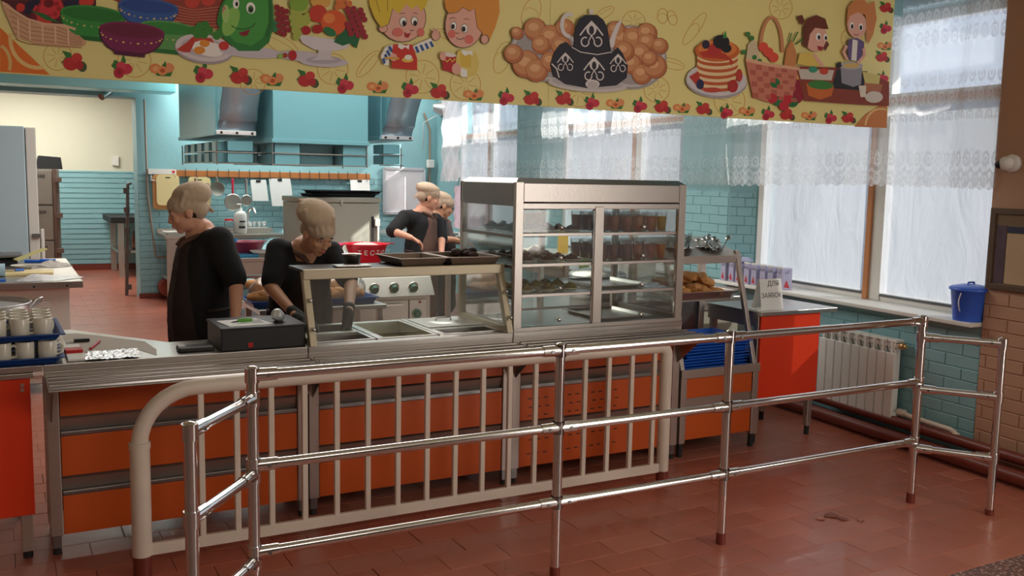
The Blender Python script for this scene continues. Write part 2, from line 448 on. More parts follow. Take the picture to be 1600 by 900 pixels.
# bricks
def bricks(parent, M, s0, s1, z0, z1, m, cap=300, L=.25, H=.077, joined=False, seed=1, g=.0045, d=.006):
    """painted brick courses: M maps (x = along, y = outwards from the face, z = up)"""
    r = random.Random(seed); n = 0; st = MB().use(m); cache = {}
    pl = Vector(world_loc(parent)); z = z0; row = 0
    while z < z1-.02:
        h = min(H, z1-z); x = s0 - (L/2 if row % 2 else 0)
        while x < s1-.01:
            a, b = max(x, s0), min(x+L, s1); x += L
            if b-a < .03: continue
            w = round(b-a-g, 3); hh = round(h-g, 3); dy = r.uniform(-.002, .001); k = (w, hh)
            if not joined and n < cap:
                if k not in cache:
                    t = MB().use(m); c = .0035; X, Z = w/2, hh/2
                    t.add([(-X,.004,-Z),(X,.004,-Z),(X,.004,Z),(-X,.004,Z),(-X,-d+c,-Z),(X,-d+c,-Z),(X,-d+c,Z),(-X,-d+c,Z),(-X+c,-d,-Z+c),(X-c,-d,-Z+c),(X-c,-d,Z-c),(-X+c,-d,Z-c)],
                          [(0,4,5,1),(1,5,6,2),(2,6,7,3),(3,7,4,0),(4,8,9,5),(5,9,10,6),(6,10,11,7),(7,11,8,4),(8,11,10,9)])
                    bm = bmesh.new(); me = t.rawmesh('brick'); bm.from_mesh(me); bmesh.ops.recalc_face_normals(bm, faces=bm.faces); bm.to_mesh(me); bm.free()
                    cache[k] = me
                o = bpy.data.objects.new('brick', cache[k]); COL.objects.link(o); o.parent = parent
                o.matrix_local = Matrix.Translation(-pl) @ M @ Matrix.Translation(((a+b)/2, dy, z+h/2))
                n += 1
            else:
                st.M = M; st.box(a+g/2, b-g/2, dy-d, .005, z+g/2, z+h-g/2)
        z += H; row += 1
    if st.v:
        o = st.build('brick_courses', parent=parent, fix=False); o['kind'] = 'stuff'

# back wall of the kitchen with the opening to the back room
BW = 13.2
wb_ = wall('wall_back', [(1.6, 6.05, BW, BW+.42, 0, 3.25), (-4.5, 1.6, BW, BW+.42, 2.62, 3.25)], TURQ)
bricks(wb_, Matrix.Translation((0, BW, 0)), 1.6, 5.85, .0, 1.66, TURQ, cap=300, seed=2, g=.008, d=.009)
wl = wall('wall_left', [(-4.7, -4.5, -6, 17.5, 0, 3.25)], CREAM)
wr = wall('wall_back_room', [(-4.5, 3.6, 17.3, 17.5, 0, 1.665)], TURQ)
bricks(wr, Matrix.Translation((0, 17.3, 0)), -.6, 3.0, .10, 1.66, TURQ, joined=True, H=.085, seed=5, g=.016, d=.014)
wall('wall_back_room_upper', [(-4.5, 3.6, 17.305, 17.5, 1.665, 3.25)], CREAM)
wall('wall_back_room_side', [(3.6, 3.8, 13.62, 17.5, 0, 3.25)], CREAM)
wall('baseboard_back', [(-4.5, 3.6, 17.27, 17.29, 0, .10)], PIPE)
wall('baseboard_kitchen', [(1.58, 5.9, BW-.022, BW-.012, 0, .07)], PIPE)
wall('ceiling', [(-4.7, 6.6, -6.2, 17.5, 3.25, 3.35)], CREAM)
wall('wall_rear', [(-4.7, 6, -6.2, -6, 0, 3.25)], BEIGE)
# window wall, turned 3.8 degrees
HZ = 2.83; SZ = .84
wn = MB(); wn.M = WM
def pier(s0, s1, a0, a1): # inner s range, frame-plane s range, splayed reveals
    vs = [(0,s0,SZ),(0,s1,SZ),(.2,a1,SZ),(.36,a1,SZ),(.36,a0,SZ),(.2,a0,SZ)]
    n = 6; vs2 = vs + [(x, y, HZ) for x, y, _ in vs]
    wn.add(vs2, [tuple(range(n)), tuple(range(2*n-1, n-1, -1))] + [(i, (i+1) % n, n+(i+1) % n, n+i) for i in range(n)])
pier(2.587, 3.29, 2.425, 3.42); pier(6.13, 6.83, 5.90, 6.95); pier(9.35, 10.05, 9.18, 10.05)
wn.box(0, .36, .07, 10.05, 0, SZ); wn.box(0, .36, .07, 10.05, HZ, 3.25)
ww = struct(wn.build('wall_right', TURQ))
WROT = WM @ Matrix(((0, 1, 0, 0), (1, 0, 0, 0), (0, 0, 1, 0), (0, 0, 0, 1)))   # x along, y outwards
bricks(ww, WROT, 2.592, 3.285, SZ+.02, 1.60, TURQ, cap=90, seed=8)
bricks(ww, WROT, 6.14, 6.82, SZ+.02, 1.60, TURQ, cap=40, seed=9)
bricks(ww, WROT, .08, 1.95, .10, SZ-.04, TURQ, cap=120, seed=10)
# sunlit splayed reveal beside the first window
def reveal_matrix(p0, p1, flip=1):
    a = WM @ Vector((p0[0], p0[1], 0)); b = WM @ Vector((p1[0], p1[1], 0)); d = (b-a).normalized()
    nrm = Vector((-d.y, d.x, 0))*flip
    return Matrix(((d.x, nrm.x, 0, a.x), (d.y, nrm.y, 0, a.y), (0, 0, 1, 0), (0, 0, 0, 1))), (b-a).length
Mr, Lr = reveal_matrix((0, 2.587), (.2, 2.425))
bricks(ww, Mr, .005, Lr-.03, SZ+.02, 1.60, TURQ, cap=40, L=.125, seed=11)
Mr, Lr = reveal_matrix((0, 6.13), (.2, 5.90))
bricks(ww, Mr, .005, Lr-.03, SZ+.02, 1.60, TURQ, cap=30, L=.125, seed=12)
# beige pier of the dining hall beside the window
hp = MB(); hp.M = WM
hp.box(-.02, .36, -1.4, .07, 0, 3.25); hp.box(-.02, .36, -9.6, -5.6, 0, 3.25); hp.box(-.02, .36, -5.6, -1.4, 0, .9); hp.box(-.02, .36, -5.6, -1.4, 2.8, 3.25)
wh = struct(hp.build('wall_right_hall', BEIGE))
bricks(wh, WROT @ Matrix.Translation((0, -.02, 0)), -1.1, .068, .06, 1.06, BEIGE, cap=90, seed=13)
for k, (s0, s1) in enumerate(((-1.4, 3.2),)):
    b = MB(); b.M = WM
    b.box(-.10, -.022, s0, s1, .0, .05); b.build('baseboard_right', PIPE)['kind'] = 'structure'
# sills
for k, (s0, s1) in enumerate(((.075, 2.60), (3.28, 6.14), (6.82, 9.36))):
    b = MB(); b.M = WM
    b.box(-.12, .19, s0, s1, SZ, SZ+.028)
    struct(b.build('trim_%d' % (k+1), WHITE, bev=.006))
# windows: frame bars, panes of film below and glass above
def window(n, s0, s1, bars, transom=2.26, filmed=True):
    fr = MB(); fr.M = WM; z0, z1 = SZ+.03, HZ; x0, x1 = .17, .235
    fr.use(WHITE).box(x0, x1, s0, s0+.07, z0, z1).box(x0, x1, s1-.07, s1, z0, z1).box(x0, x1, s0, s1, z1-.07, z1).box(x0, x1, s0, s1, z0, z0+.055)
    w = struct(fr.build('window_%d' % n, bev=.004))
    t = MB(); t.M = WM
    t.use(WHITE).box(x0-.01, x1, s0+.07, s1-.07, transom-.045, transom+.045); t.use(WOODF).box(x0-.022, x0-.011, s0+.07, s1-.07, transom-.022, transom+.02)
    t.build('transom', parent=w, bev=.003)
    edges = [s0+.07]
    for b in bars:
        q = MB(); q.M = WM
        q.use(WHITE).box(x0-.01, x1, b-.065, b+.065, z0, z1); q.use(WOODF).box(x0-.03, x0-.011, b+.03, b+.075, z0, z1-.05)
        q.build('mullion', parent=w, bev=.003); edges += [b-.065, b+.065]
    edges.append(s1-.07)
    for a, c in zip(edges[0::2], edges[1::2]):
        q = MB(); q.M = WM; q.use(WINGLASS).box(.205, .211, a, c, z0, z1-.07)
        q.build('glass_pane', parent=w)
        m_ = (a+c)/2
        q = MB(); q.M = WM; q.use(WHITE).box(.19, .225, m_-.018, m_+.018, transom+.045, z1-.07) if c-a > 1.3 else q.use(WHITE).box(.19, .225, a, a+.03, transom+.045, z1-.07)
        q.build('glazing_bar', parent=w)
        if filmed:
            nx, nz = 26, 14; q = MB(); q.M = WM; vs = []; q.uv = []
            for i in range(nx+1):
                for j in range(nz+1):
                    ss = a+(c-a)*i/nx; zz = z0+.03+(transom-.02-z0)*j/nz
                    e = math.sin(PI*i/nx)*math.sin(PI*j/nz)
                    vs.append((.165+e*(.014*math.sin(ss*9+zz*3)+.01*math.sin(zz*7+ss*13)), ss, zz)); q.uv.append((ss, zz))
            q.use(FILM).add(vs, [(i*(nz+1)+j, (i+1)*(nz+1)+j, (i+1)*(nz+1)+j+1, i*(nz+1)+j+1) for i in range(nx) for j in range(nz)], True)
            q.build('plastic_film', parent=w, fix=False)
    return w
window(1, .09, 2.425, (1.13,)); window(2, 3.42, 5.90, (4.30,)); window(3, 6.95, 9.18, (8.0,))
q = MB(); q.M = WM; q.use(WHITE)
for a in (-5.6, -3.53, -1.46): q.box(.17, .23, a, a+.06, .9, 2.8)
q.box(.17, .23, -5.6, -1.4, .9, .96).box(.17, .23, -5.6, -1.4, 2.74, 2.8)
q.use(FILM).box(.20, .205, -5.54, -1.46, .96, 2.74)  # film added in this unseen window to keep direct sun off the floor
struct(q.build('window_4'))
# heating pipes along the wall
b = MB(); b.M = WM; b.tube([(-.19, -1.4, .055), (-.19, 3.4, .055)], .042, 12)
tag(b.build('heating_pipe', PIPE), 'thick brown-red painted heating pipe along the floor under the windows', 'pipe', )
b = MB(); b.M = WM; b.tube([(-.10, -1.4, .135), (-.10, 3.4, .135)], .034, 12)
tag(b.build('heating_pipe', PIPE), 'thinner brown-red painted pipe close to the wall above the thick floor pipe', 'pipe')
b = MB(); b.M = WM; b.tube([(-.06, .60, .19), (-.07, .5, .185), (-.07, .2, .18), (-.075, .16, .17), (-.08, .15, .12)], .017, 10)
b.cyl((-.06, .57, .19), (-.06, .62, .19), .026); b.cyl((-.08, .15, .14), (-.08, .15, .17), .024)
tag(b.build('radiator_pipe', BARR), 'short cream pipe leaving the lower end of the white radiator', 'pipe')

# lace curtain hanging along all the windows
def curtain(name, s0, s1, z0, z1, m, amp, x=-.07, dense=None, label='', scal=.085):
    q = MB(); q.M = WM; q.uv = []; vs = []; nx = int((s1-s0)/.014); nz = 16; u = 0
    for i in range(nx+1):
        ss = s0+(s1-s0)*i/nx
        g = 1.0
        if dense: g = 1+2.2*max(0, 1-abs(ss-dense)/.45)
        ph = ss*16+1.5*math.sin(ss*2.3)
        a = amp*g
        u += (s1-s0)/nx*(1+.5*(g-1))
        for j in range(nz+1):
            t = j/nz
            hem = .018*abs(math.sin(PI*u/scal)) + .012*math.sin(ss*1.7)
            zz = z0+hem*(1-t)**6*1 + (z1-z0-hem*(1-t)**6)*t
            vs.append((x+a*math.sin(ph*(1+.15*t))*(1-.35*t)+.01*math.sin(ss*41)*(1-t), ss, zz)); q.uv.append((u, zz-z0-hem*.4))
    q.use(m).add(vs, [(i*(nz+1)+j, (i+1)*(nz+1)+j, (i+1)*(nz+1)+j+1, i*(nz+1)+j+1) for i in range(nx) for j in range(nz)], True)
    return tag(q.build(name, fix=False), label, 'curtain')
curtain('lace_curtain', .045, 9.2, 1.655, 2.87, LACE, .014, dense=.25, label='long white lace curtain with scalloped hem hanging across the tops of the windows')
curtain('side_curtain', 8.5, 9.19, 1.60, 2.87, PALEC, .02, x=-.11, label='narrow pinkish gathered curtain in the far corner beside the third window')
curtain('cafe_curtain', 7.9, 9.15, .92, 1.55, PINKC, .012, x=.08, label='short pink curtain over the lower half of the farthest window')
b = MB(); b.M = WM; b.tube([(-.07, -.02, 2.885), (-.07, 9.7, 2.885)], .014)
tag(b.build('curtain_rail', WHITE), 'thin rail above the windows that carries the lace curtain', 'rail')
# beam that carries the banner
wall('trim_4', [(-4.5, 5.10, 4.23, 4.50, 2.75, 3.25)], TURQ)
wall('trim_5', [(4.6, 5.18, 4.5, 13.2, 3.0, 3.25)], TURQ)
# ================= BANNER =================
BY = 4.2
YEL = mat('banner_yellow', s(236, 222, 146), .55, var=.02, vscale=1)
banner = thing('banner', 'long yellow printed banner with food and cartoon children hanging over the serving hatch', 'banner', (2.0, BY, 2.045))
for a, c in ((-1.9, 2.477), (2.481, 4.985)):
    MB().box(a, c, BY, BY+.012, 2.045, 3.02).build('banner_panel', YEL, banner)
PC = {}
def ink(c):
    if c not in PC: PC[c] = mat('print_ink_%02x%02x%02x' % c, s(*c), .6)
    return PC[c]
class Art:
    base = 2
    def __init__(self, name):
        self.name = name; self.b = MB(); self.l = 8 if name[:4] in ('stra', 'rasp', 'apri') else 0 if name[:4] == 'outl' else Art.base; Art.base += 6
    def w(self, x, y):
        p = P(x, y, 'y', BY); p.y = BY-.0004-.00014*self.l; return p
    def poly(self, c, pts):
        self.l += 1; self.b.use(ink(c))
        pts = [pts[i:i+2] for i in range(0, len(pts), 2)] if not isinstance(pts[0], (tuple, list)) else pts
        t = tessellate_polygon([[Vector((x, y, 0)) for x, y in pts]])
        self.b.add([self.w(x, y) for x, y in pts], [tuple(f) for f in t]); return self
    def el(self, c, x, y, rx, ry=None, rot=0, n=22):
        ry = rx if ry is None else ry; q = math.radians(rot)
        return self.poly(c, [(x+rx*math.cos(t)*math.cos(q)-ry*math.sin(t)*math.sin(q), y+rx*math.cos(t)*math.sin(q)+ry*math.sin(t)*math.cos(q)) for t in [2*PI*i/n for i in range(n)]])
    def dots(self, c, r, pts):
        for i in range(0, len(pts), 2): self.el(c, pts[i], pts[i+1], r, r, n=10); self.l -= .8
        self.l += 1; return self
    def line(self, c, w, pts, closed=False):
        self.l += 1; self.b.use(ink(c)); pts = [Vector(pts[i:i+2]) for i in range(0, len(pts), 2)]
        if closed: pts.append(pts[0])
        L = []; R_ = []
        for i, p in enumerate(pts):
            d = (pts[min(i+1, len(pts)-1)]-pts[max(i-1, 0)]).normalized() if not (closed and i in (0, len(pts)-1)) else (pts[1]-pts[-2]).normalized()
            nrm = Vector((-d.y, d.x))*w/2; L.append(p+nrm); R_.append(p-nrm)
        vs = [self.w(*p) for p in L]+[self.w(*p) for p in R_]; k = len(pts)
        self.b.add(vs, [(i, i+1, k+i+1, k+i) for i in range(k-1)]); return self
    def arc(self, c, w, x, y, rx, ry, a0, a1, rot=0, n=14):
        q = math.radians(rot); pts = []
        for i in range(n+1):
            t = math.radians(a0+(a1-a0)*i/n)
            pts += [x+rx*math.cos(t)*math.cos(q)-ry*math.sin(t)*math.sin(q), y+rx*math.cos(t)*math.sin(q)+ry*math.sin(t)*math.cos(q)]
        return self.line(c, w, pts)
    def done(self, lab=None):
        o = self.b.build(self.name, parent=banner, fix=False)
        if lab: o['label'] = lab
# faint outline drawings
a = Art('outline_drawings'); oc = (214, 160, 80)
for x, y, r in ((210, 95, 26), (90, 88, 22), (520, 108, 24), (660, 120, 26), (727, 132, 24), (905, 145, 22), (1026, 140, 20), (1140, 158, 24), (395, 128, 20), (990, 35, 18), (1220, 12, 18), (1330, 60, 16)):
    a.l = 0; a.arc(oc, 1.1, x, y, r, r, 0, 360, n=22)
    for k in range(8):
        t = k*PI/4+.2; a.line(oc, .8, [x+math.cos(t)*r*.2, y+math.sin(t)*r*.2, x+math.cos(t)*r*.8, y+math.sin(t)*r*.8]); a.l = 1
for x, y, rx, ry, ro in ((440, 70, 30, 12, 30), (575, 100, 26, 9, -50), (830, 20, 14, 24, 20), (945, 20, 16, 7, -30), (1035, 25, 8, 12, 0), (1050, 28, 7, 12, -20), (1050, 100, 20, 8, 15), (1085, 45, 8, 30, 35), (700, 55, 20, 7, 20), (785, 90, 12, 26, 20), (1340, 140, 8, 20, 10)):
    a.l = 2; a.arc(oc, 1.0, x, y, rx, ry, 0, 360, ro, 20); a.arc(oc, .8, x, y, rx*.8, ry*.3, 180, 360, ro)
a.done('thin orange outlines of lemons and vegetables'); list(COL.objects)[-1]['kind'] = 'stuff'
# corner orange slices
a = Art('orange_slice'); a.poly((232, 120, 44), [0,43,20,62,50,90,78,117,0,112]).arc((236, 200, 130), 6, 60, 60, 44, 46, 80, 190).arc((226, 190, 120), 5, -6, 100, 22, 30, -70, 20); a.done()
a = Art('orange_slice'); a.poly((206, 130, 72), [1334,198,1352,178,1372,166,1386,158,1385,200]).arc((232, 196, 130), 3, 1376, 196, 24, 26, 180, 290); a.done()
# wicker basket with berries
a = Art('wicker_basket_print')
a.poly((88, 30, 40), [0,0,150,0,150,25,100,44,60,38,20,14]).dots((120, 24, 44), 12, [70,10,92,18,60,24]).el((214, 54, 62), 75, 12, 24, 20).dots((176, 34, 44), 4, [62,4,70,0,80,2,88,6,92,14,86,22,76,26,66,24,58,16,60,8]).el((120, 20, 30), 76, 6, 8, 6)
a.dots((40, 28, 60), 7, [48,8,56,2,118,4,106,6,44,16]).dots((214, 60, 50), 7, [32,12,130,4,140,2,64,28,74,34]).poly((44, 110, 52), [46,16,72,32,94,36,70,22])
a.poly((214, 168, 130), [2,2,12,6,30,22,60,36,96,38,120,52,135,66,132,72,100,75,60,70,25,58,14,34,6,16])
for k in range(6): a.line((176, 124, 92), 1.3, [14+k*2, 16+k*9, 45, 34+k*7, 90, 42+k*6, 128, 60+k*3]); a.l -= .8
a.l += 1
for x in (28, 46, 66, 86, 106): a.line((232, 196, 160), 2.5, [x, 24+x*.18, x+1, 58+x*.12]); a.l -= .8
a.l += 1
a.line((226, 184, 148), 4, [4,4,20,16,42,30,70,38,100,40,118,46]); a.done('tan wicker basket heaped with dark berries')
a = Art('red_basket_print')
a.poly((150, 62, 50), [176,0,355,0,350,44,300,44,270,30,240,12,200,8]).dots((206, 70, 56), 12, [300,2,325,-2,220,-2])
for k in range(8): a.line((196, 112, 88), 1.6, [262, 6+k*5, 300, 16+k*4, 350, 10+k*5]); a.l -= .8
a.done()
def bowl(cx, cy, rx, ry, h, c, ci, cb, rot=6):
    a = Art('bowl_print'); q = math.radians(rot)
    tr = lambda x, y: (cx+x*math.cos(q)-y*math.sin(q), cy+x*math.sin(q)+y*math.cos(q))
    body = [tr(rx*math.cos(t), ry*math.sin(t)) for t in [PI+PI*i/12 for i in range(13)]] + [tr(rx*f, g*h) for f, g in ((.99,.25),(.9,.5),(.72,.74),(.48,.88),(.47,1.),(-.47,1.),(-.48,.88),(-.72,.74),(-.9,.5),(-.99,.25))]
    a.poly(cb, [tr(x*1.02, y) for x, y in []] or body)
    body2 = [tr(rx*.97*math.cos(t), ry*math.sin(t)) for t in [PI*i/12 for i in range(13)]][::-1]
    a.poly(c, [tr(-rx*.97, 0)]+[tr(rx*f, g*h) for f, g in ((-.94,.28),(-.84,.5),(-.62,.74),(-.42,.84),(.42,.84),(.62,.74),(.84,.5),(.94,.28),(.97,0))])
    a.el(c, cx, cy, rx, ry, rot).el(ci, cx, cy+1, rx*.93, ry*.82, rot)
    for i in range(13):
        t = PI*(i+.5)/13; x, y = tr(rx*.94*math.cos(t), ry*math.sin(t)+7); a.el((226, 196, 110), x, y, 2.2 if i % 2 else 1.3, 1.4 if i % 2 else .9, n=6); a.l -= .8
    a.done()
bowl(145, 22, 51, 13, 42, (54, 144, 62), (40, 120, 46), (34, 104, 44)); bowl(232, 10, 47, 12, 34, (54, 94, 164), (44, 76, 146), (40, 70, 132))
bowl(262, 44, 46, 11, 40, (96, 158, 84), (56, 138, 58), (40, 112, 48)); bowl(206, 48, 51, 13, 40, (126, 32, 84), (112, 28, 62), (84, 18, 56))
a = Art('fried_egg_plate_print'); a.el((176, 164, 168), 318, 78, 46, 22, 8).el((220, 210, 212), 318, 75, 45, 21, 8).el((196, 186, 190), 318, 75, 36, 15, 8).el((246, 240, 232), 324, 76, 26, 12, 14).el((232, 148, 48), 319, 68, 8, 6).el((232, 148, 48), 311, 79, 9, 6)
a.poly((196, 62, 44), [275,78,292,66,300,58,330,60,334,68,318,62,304,66,296,82,286,82]).dots((58, 134, 48), 7, [302,48,312,42,320,40,326,48,318,54,308,54,344,52,338,56]).el((206, 56, 44), 349, 72, 8, 7).done()
a = Art('green_pear_print'); G = (70, 158, 66)
a.el((206, 198, 206), 392, 82, 50, 9, 4).poly((44, 128, 56), [350,-2,425,-2,427,40,420,66,404,80,372,80,350,62,338,36,342,14]).poly(G, [354,-2,418,-2,420,34,410,60,392,72,366,66,346,42,346,14]).el((142, 196, 92), 360, 34, 12, 24, 20).el((170, 206, 120), 352, 22, 6, 14)
a.poly((214, 120, 128), [352,14,346,22,349,8]).el((246, 246, 240), 391, 13, 7, 9, -8).el((80, 120, 60), 391, 15, 4.5, 6).el((20, 30, 20), 391, 16, 2.6, 3.6).el((246, 246, 240), 368, 6, 5, 8).el((20, 30, 20), 369, 7, 2.2, 3.6)
a.arc((30, 84, 34), 1.4, 378, 34, 20, 12, 10, 150).poly((140, 30, 50), [372,52,382,49,390,46,386,56,378,57]).arc((40, 108, 44), 4, 412, 20, 10, 40, -70, 70).done('green smiling pear')
a = Art('fruit_vase_print')
a.el((206, 196, 202), 470, 88, 40, 8, 4).el((206, 198, 204), 505, 97, 38, 8, 2).el((184, 174, 184), 505, 94, 28, 6).poly((214, 206, 210), [496,72,518,74,516,90,524,94,486,94,496,88]).poly((222, 214, 218), [464,54,548,66,540,76,524,80,490,78,472,68])
a.poly((46, 128, 74), [424,34,436,30,446,44,440,54,426,50]).poly((30, 104, 60), [520,66,536,44,552,46,562,56,556,76,546,68,534,72])
for x, y in [(432+(k*7) % 20, 12+k*3.2) for k in range(14)]: a.el((150, 32, 42), x, y, 4.6, n=10); a.l -= .8
a.l += 1
a.dots((176, 186, 84), 6, [458,18,466,20,474,16,456,28,464,30,472,30,480,26,458,38,466,40,474,38,460,48,466,52,462,58,478,34])
a.el((136, 176, 62), 466, 6, 15, 12).el((226, 172, 84), 500, 2, 16, 12).el((206, 62, 40), 496, 22, 14, 14).el((226, 96, 44), 520, 36, 20, 20).el((240, 140, 70), 513, 29, 9, 8).el((178, 28, 32), 477, 48, 7.5, 7).el((178, 28, 32), 495, 46, 8, 7).el((40, 120, 66), 514, 50, 11, 6, 30)
for x, y in [(540+(k*11) % 30, 12+k*2.4) for k in range(20)]: a.el((158, 34, 50), x, y, 4.8, n=10); a.l -= .8
a.dots((222, 120, 60), 5, [528,4,536,0,544,6,534,10,526,12]).el((186, 30, 36), 456, 87, 6.5, 8).el((170, 60, 40), 444, 87, 4, 4).el((150, 190, 90), 437, 88, 4, 4).done()
# two generic cartoon boys
SKP = (232, 176, 156); LN = (92, 62, 40)
a = Art('cartoon_boy_print')
a.el(LN, 627, 28, 37.6, 38.6, -8).el(SKP, 627, 28, 36.5, 37.5, -8).el(LN, 597, 45, 7.5, 7).el(SKP, 597.5, 45, 6.3, 5.8)
a.poly((226, 196, 60), [575,-2,668,-2,664,10,656,18,650,8,642,16,634,6,622,22,612,14,606,38,594,44,584,30,577,12]).line(LN, .9, [577,12,584,30,594,44,606,38,612,14]).line(LN, .7, [586,0,592,20]).line(LN, .7, [604,0,604,18])
a.el(LN, 628.5, 34.5, 6, 7.6).el((248, 246, 240), 628.5, 34.5, 5.2, 6.8).el((40, 26, 20), 630, 37, 3.2, 4.4).el(LN, 646, 33.5, 5.4, 7.2).el((248, 246, 240), 646, 33.5, 4.6, 6.4).el((40, 26, 20), 647, 37, 3, 4.2)
a.el((226, 118, 106), 620, 51, 8.5, 7).el((226, 118, 106), 656, 51, 5.6, 7).poly((176, 40, 50), [630,50,634,53,641,52,636,60,631,58]).arc(LN, .9, 642, 46, 3.4, 2.6, 20, 150).arc(LN, .8, 628, 24, 5, 3, 200, 320).arc(LN, .8, 647, 24, 4, 3, 220, 340)
a.poly((240, 238, 232), [642,74,652,68,672,60,676,72,660,80,650,84]).poly((240, 238, 232), [612,70,600,74,593,88,598,102,606,102,606,90,614,82])
for k in range(4): a.poly((52, 88, 150), [646+k*7.5,74-k*2.6, 650+k*7.5,72.6-k*2.6, 654+k*7.5,82-k*3, 650+k*7.5,83.6-k*3]); a.l -= .8
for k in range(4): a.poly((52, 88, 150), [608-k*3,72+k*6, 613-k*4,80+k*6, 610-k*4,83+k*6, 604-k*3,75+k*6]); a.l -= .8
a.l += 1
a.poly((208, 52, 38), [612,70,642,70,650,92,650,110,610,107,611,90]).poly((242, 240, 236), [621,68,632,72,638,70,637,78,631,74,626,78,620,74]).el(LN, 679, 56, 7.2, 8.2).el(SKP, 679, 56, 6.3, 7.4).line(SKP, 3, [678,52,674,46]).line(SKP, 3, [682,51,681,45]).el(SKP, 613, 90, 6, 6).line((222, 168, 60), 3, [600,91,622,92]).el((232, 196, 90), 635, 94, 9, 4).el((246, 242, 230), 636, 90, 6, 4).done('blond boy in a red vest holding a spoon')
a = Art('cartoon_boy_print')
a.el(LN, 724, 38, 30.5, 38, 8).el(SKP, 724, 38, 29.5, 37, 8).poly((226, 150, 60), [693,-2,778,-2,779,20,772,44,762,66,752,68,752,52,744,44,740,14,732,18,722,12,712,20,700,22,694,14]).line(LN, .9, [693,4,694,14,700,22,712,20,722,12,732,18,740,14,744,44,752,52])
a.el(LN, 756, 62, 6.4, 7.6).el(SKP, 755.5, 62, 5.4, 6.6).el(LN, 707, 41, 5, 7).el((248, 246, 240), 707, 41, 4.3, 6.2).el((40, 26, 20), 706, 42, 2.8, 4).el(LN, 724, 45, 5.4, 7.4).el((248, 246, 240), 724, 45, 4.7, 6.6).el((40, 26, 20), 722.6, 46, 3, 4.2)
a.el((226, 118, 106), 704, 54, 6, 6.5).el((226, 118, 106), 731, 62, 7, 7).arc(LN, 1.1, 717, 58, 6, 4, 10, 170).arc(LN, .9, 713, 50, 3, 3, 30, 170).arc(LN, .8, 706, 31, 5, 3, 190, 320).arc(LN, .8, 727, 33, 5, 3, 210, 330)
a.poly((230, 206, 110), [714,80,724,78,742,82,747,100,742,118,730,121,716,118,706,104]).poly((226, 190, 76), [716,82,734,84,734,106,718,104]).poly((244, 242, 236), [719,78,728,80,736,80,737,87,730,85,725,88,720,84]).poly((244, 242, 236), [718,106,728,110,728,121,718,120])
a.poly((190, 36, 44), [689,84,711,88,709,114,690,110]).el((236, 226, 216), 700, 86, 11, 3.4, 8).line((226, 190, 70), 2, [692,93,697,97,701,92,705,97,709,92]).el(SKP, 690, 88, 5, 7).el(SKP, 711, 108, 7, 9).done('red-haired boy holding a red cup')
# tea set on plates of round breads
a = Art('tea_set_print'); BR = (206, 142, 94); BR2 = (186, 110, 66)
for cx, cy, rx, ry in ((852, 84, 58, 44), (984, 90, 56, 50)): a.el((164, 160, 160), cx, cy, rx, ry, 12).el((206, 200, 196), cx, cy-1, rx-3, ry-3, 12).el((166, 160, 158), cx, cy-1, rx-7, ry-6, 12)
for x, y, r in ((806,52,10),(820,100,22),(834,46,18),(858,58,19),(843,70,15),(880,44,15),(874,72,16),(836,110,18),(858,96,16),(800,84,15),(968,60,19),(960,48,15),(988,60,18),(1008,52,16),(1008,66,15),(998,84,17),(1028,72,13),(984,100,16),(1000,116,16),(1020,104,19),(972,80,16),(1012,92,13)):
    a.el((150, 86, 50), x+.8, y+1, r, r, n=16).el(BR2, x, y, r-.4, r-.4, n=16).el(BR, x-1.2, y-1.6, r-3, r-3.4, n=16).el((226, 172, 124), x-2.5, y-3.5, r*.45, r*.34, n=12); a.l -= 2.6
a.l += 1
DK = (36, 32, 46); WT = (222, 214, 212)
a.el((206, 198, 196), 915, 132, 62, 12, 4).el((188, 180, 180), 915, 130, 56, 9, 4)
a.arc(WT, 6, 886, 40, 11, 17, 80, 300).poly(WT, [946,76,952,56,960,38,970,30,966,40,960,56,956,74])
a.poly(DK, [893,84,896,44,902,30,912,24,930,24,940,32,946,44,952,82,920,86]).el(WT, 921, 19, 3.4, 4).poly(DK, [857,102,862,84,872,70,882,66,900,84,930,88,952,84,962,74,970,84,978,104,976,122,960,134,914,138,880,132,862,120])
a.poly(DK, [890,72,950,80,952,88,920,92,894,84]).line(WT, 1.4, [890,74,904,82,930,86,952,82])
for cx, cy, k in ((921, 58, 1), (925, 112, .9), (880, 100, .7), (962, 102, .7)):
    a.line(WT, 2.2*k, [cx-18*k,cy-2*k,cx-9*k,cy-14*k,cx,cy-24*k,cx+9*k,cy-14*k,cx+18*k,cy-2*k]).el(WT, cx, cy-12*k, 8*k, 10*k).el(DK, cx, cy-10*k, 4*k, 7*k)
    a.arc(WT, 2*k, cx-10*k, cy+8*k, 6*k, 7*k, 0, 300).arc(WT, 2*k, cx+10*k, cy+8*k, 6*k, 7*k, -120, 180).line(WT, 1.6*k, [cx,cy-2*k,cx-5*k,cy+8*k]).line(WT, 1.6*k, [cx,cy-2*k,cx+5*k,cy+8*k])
a.el(WT, 922, 132, 11, 7).el((196, 190, 188), 922, 133, 8.5, 5.5).line(WT, 2, [858,100,866,108,870,122]).done('dark and white patterned teapots among round breads')
a = Art('pancake_print')
a.el((170, 162, 168), 1117, 128, 48, 26, 4).el((214, 208, 210), 1117, 125, 47, 25, 4).el((190, 184, 190), 1117, 124, 38, 19, 4)
for k in range(5):
    y = 134-k*10; a.el((196, 92, 40), 1118, y, 33-k*.2, 10).el((236, 206, 160), 1118, y-4, 32, 9)
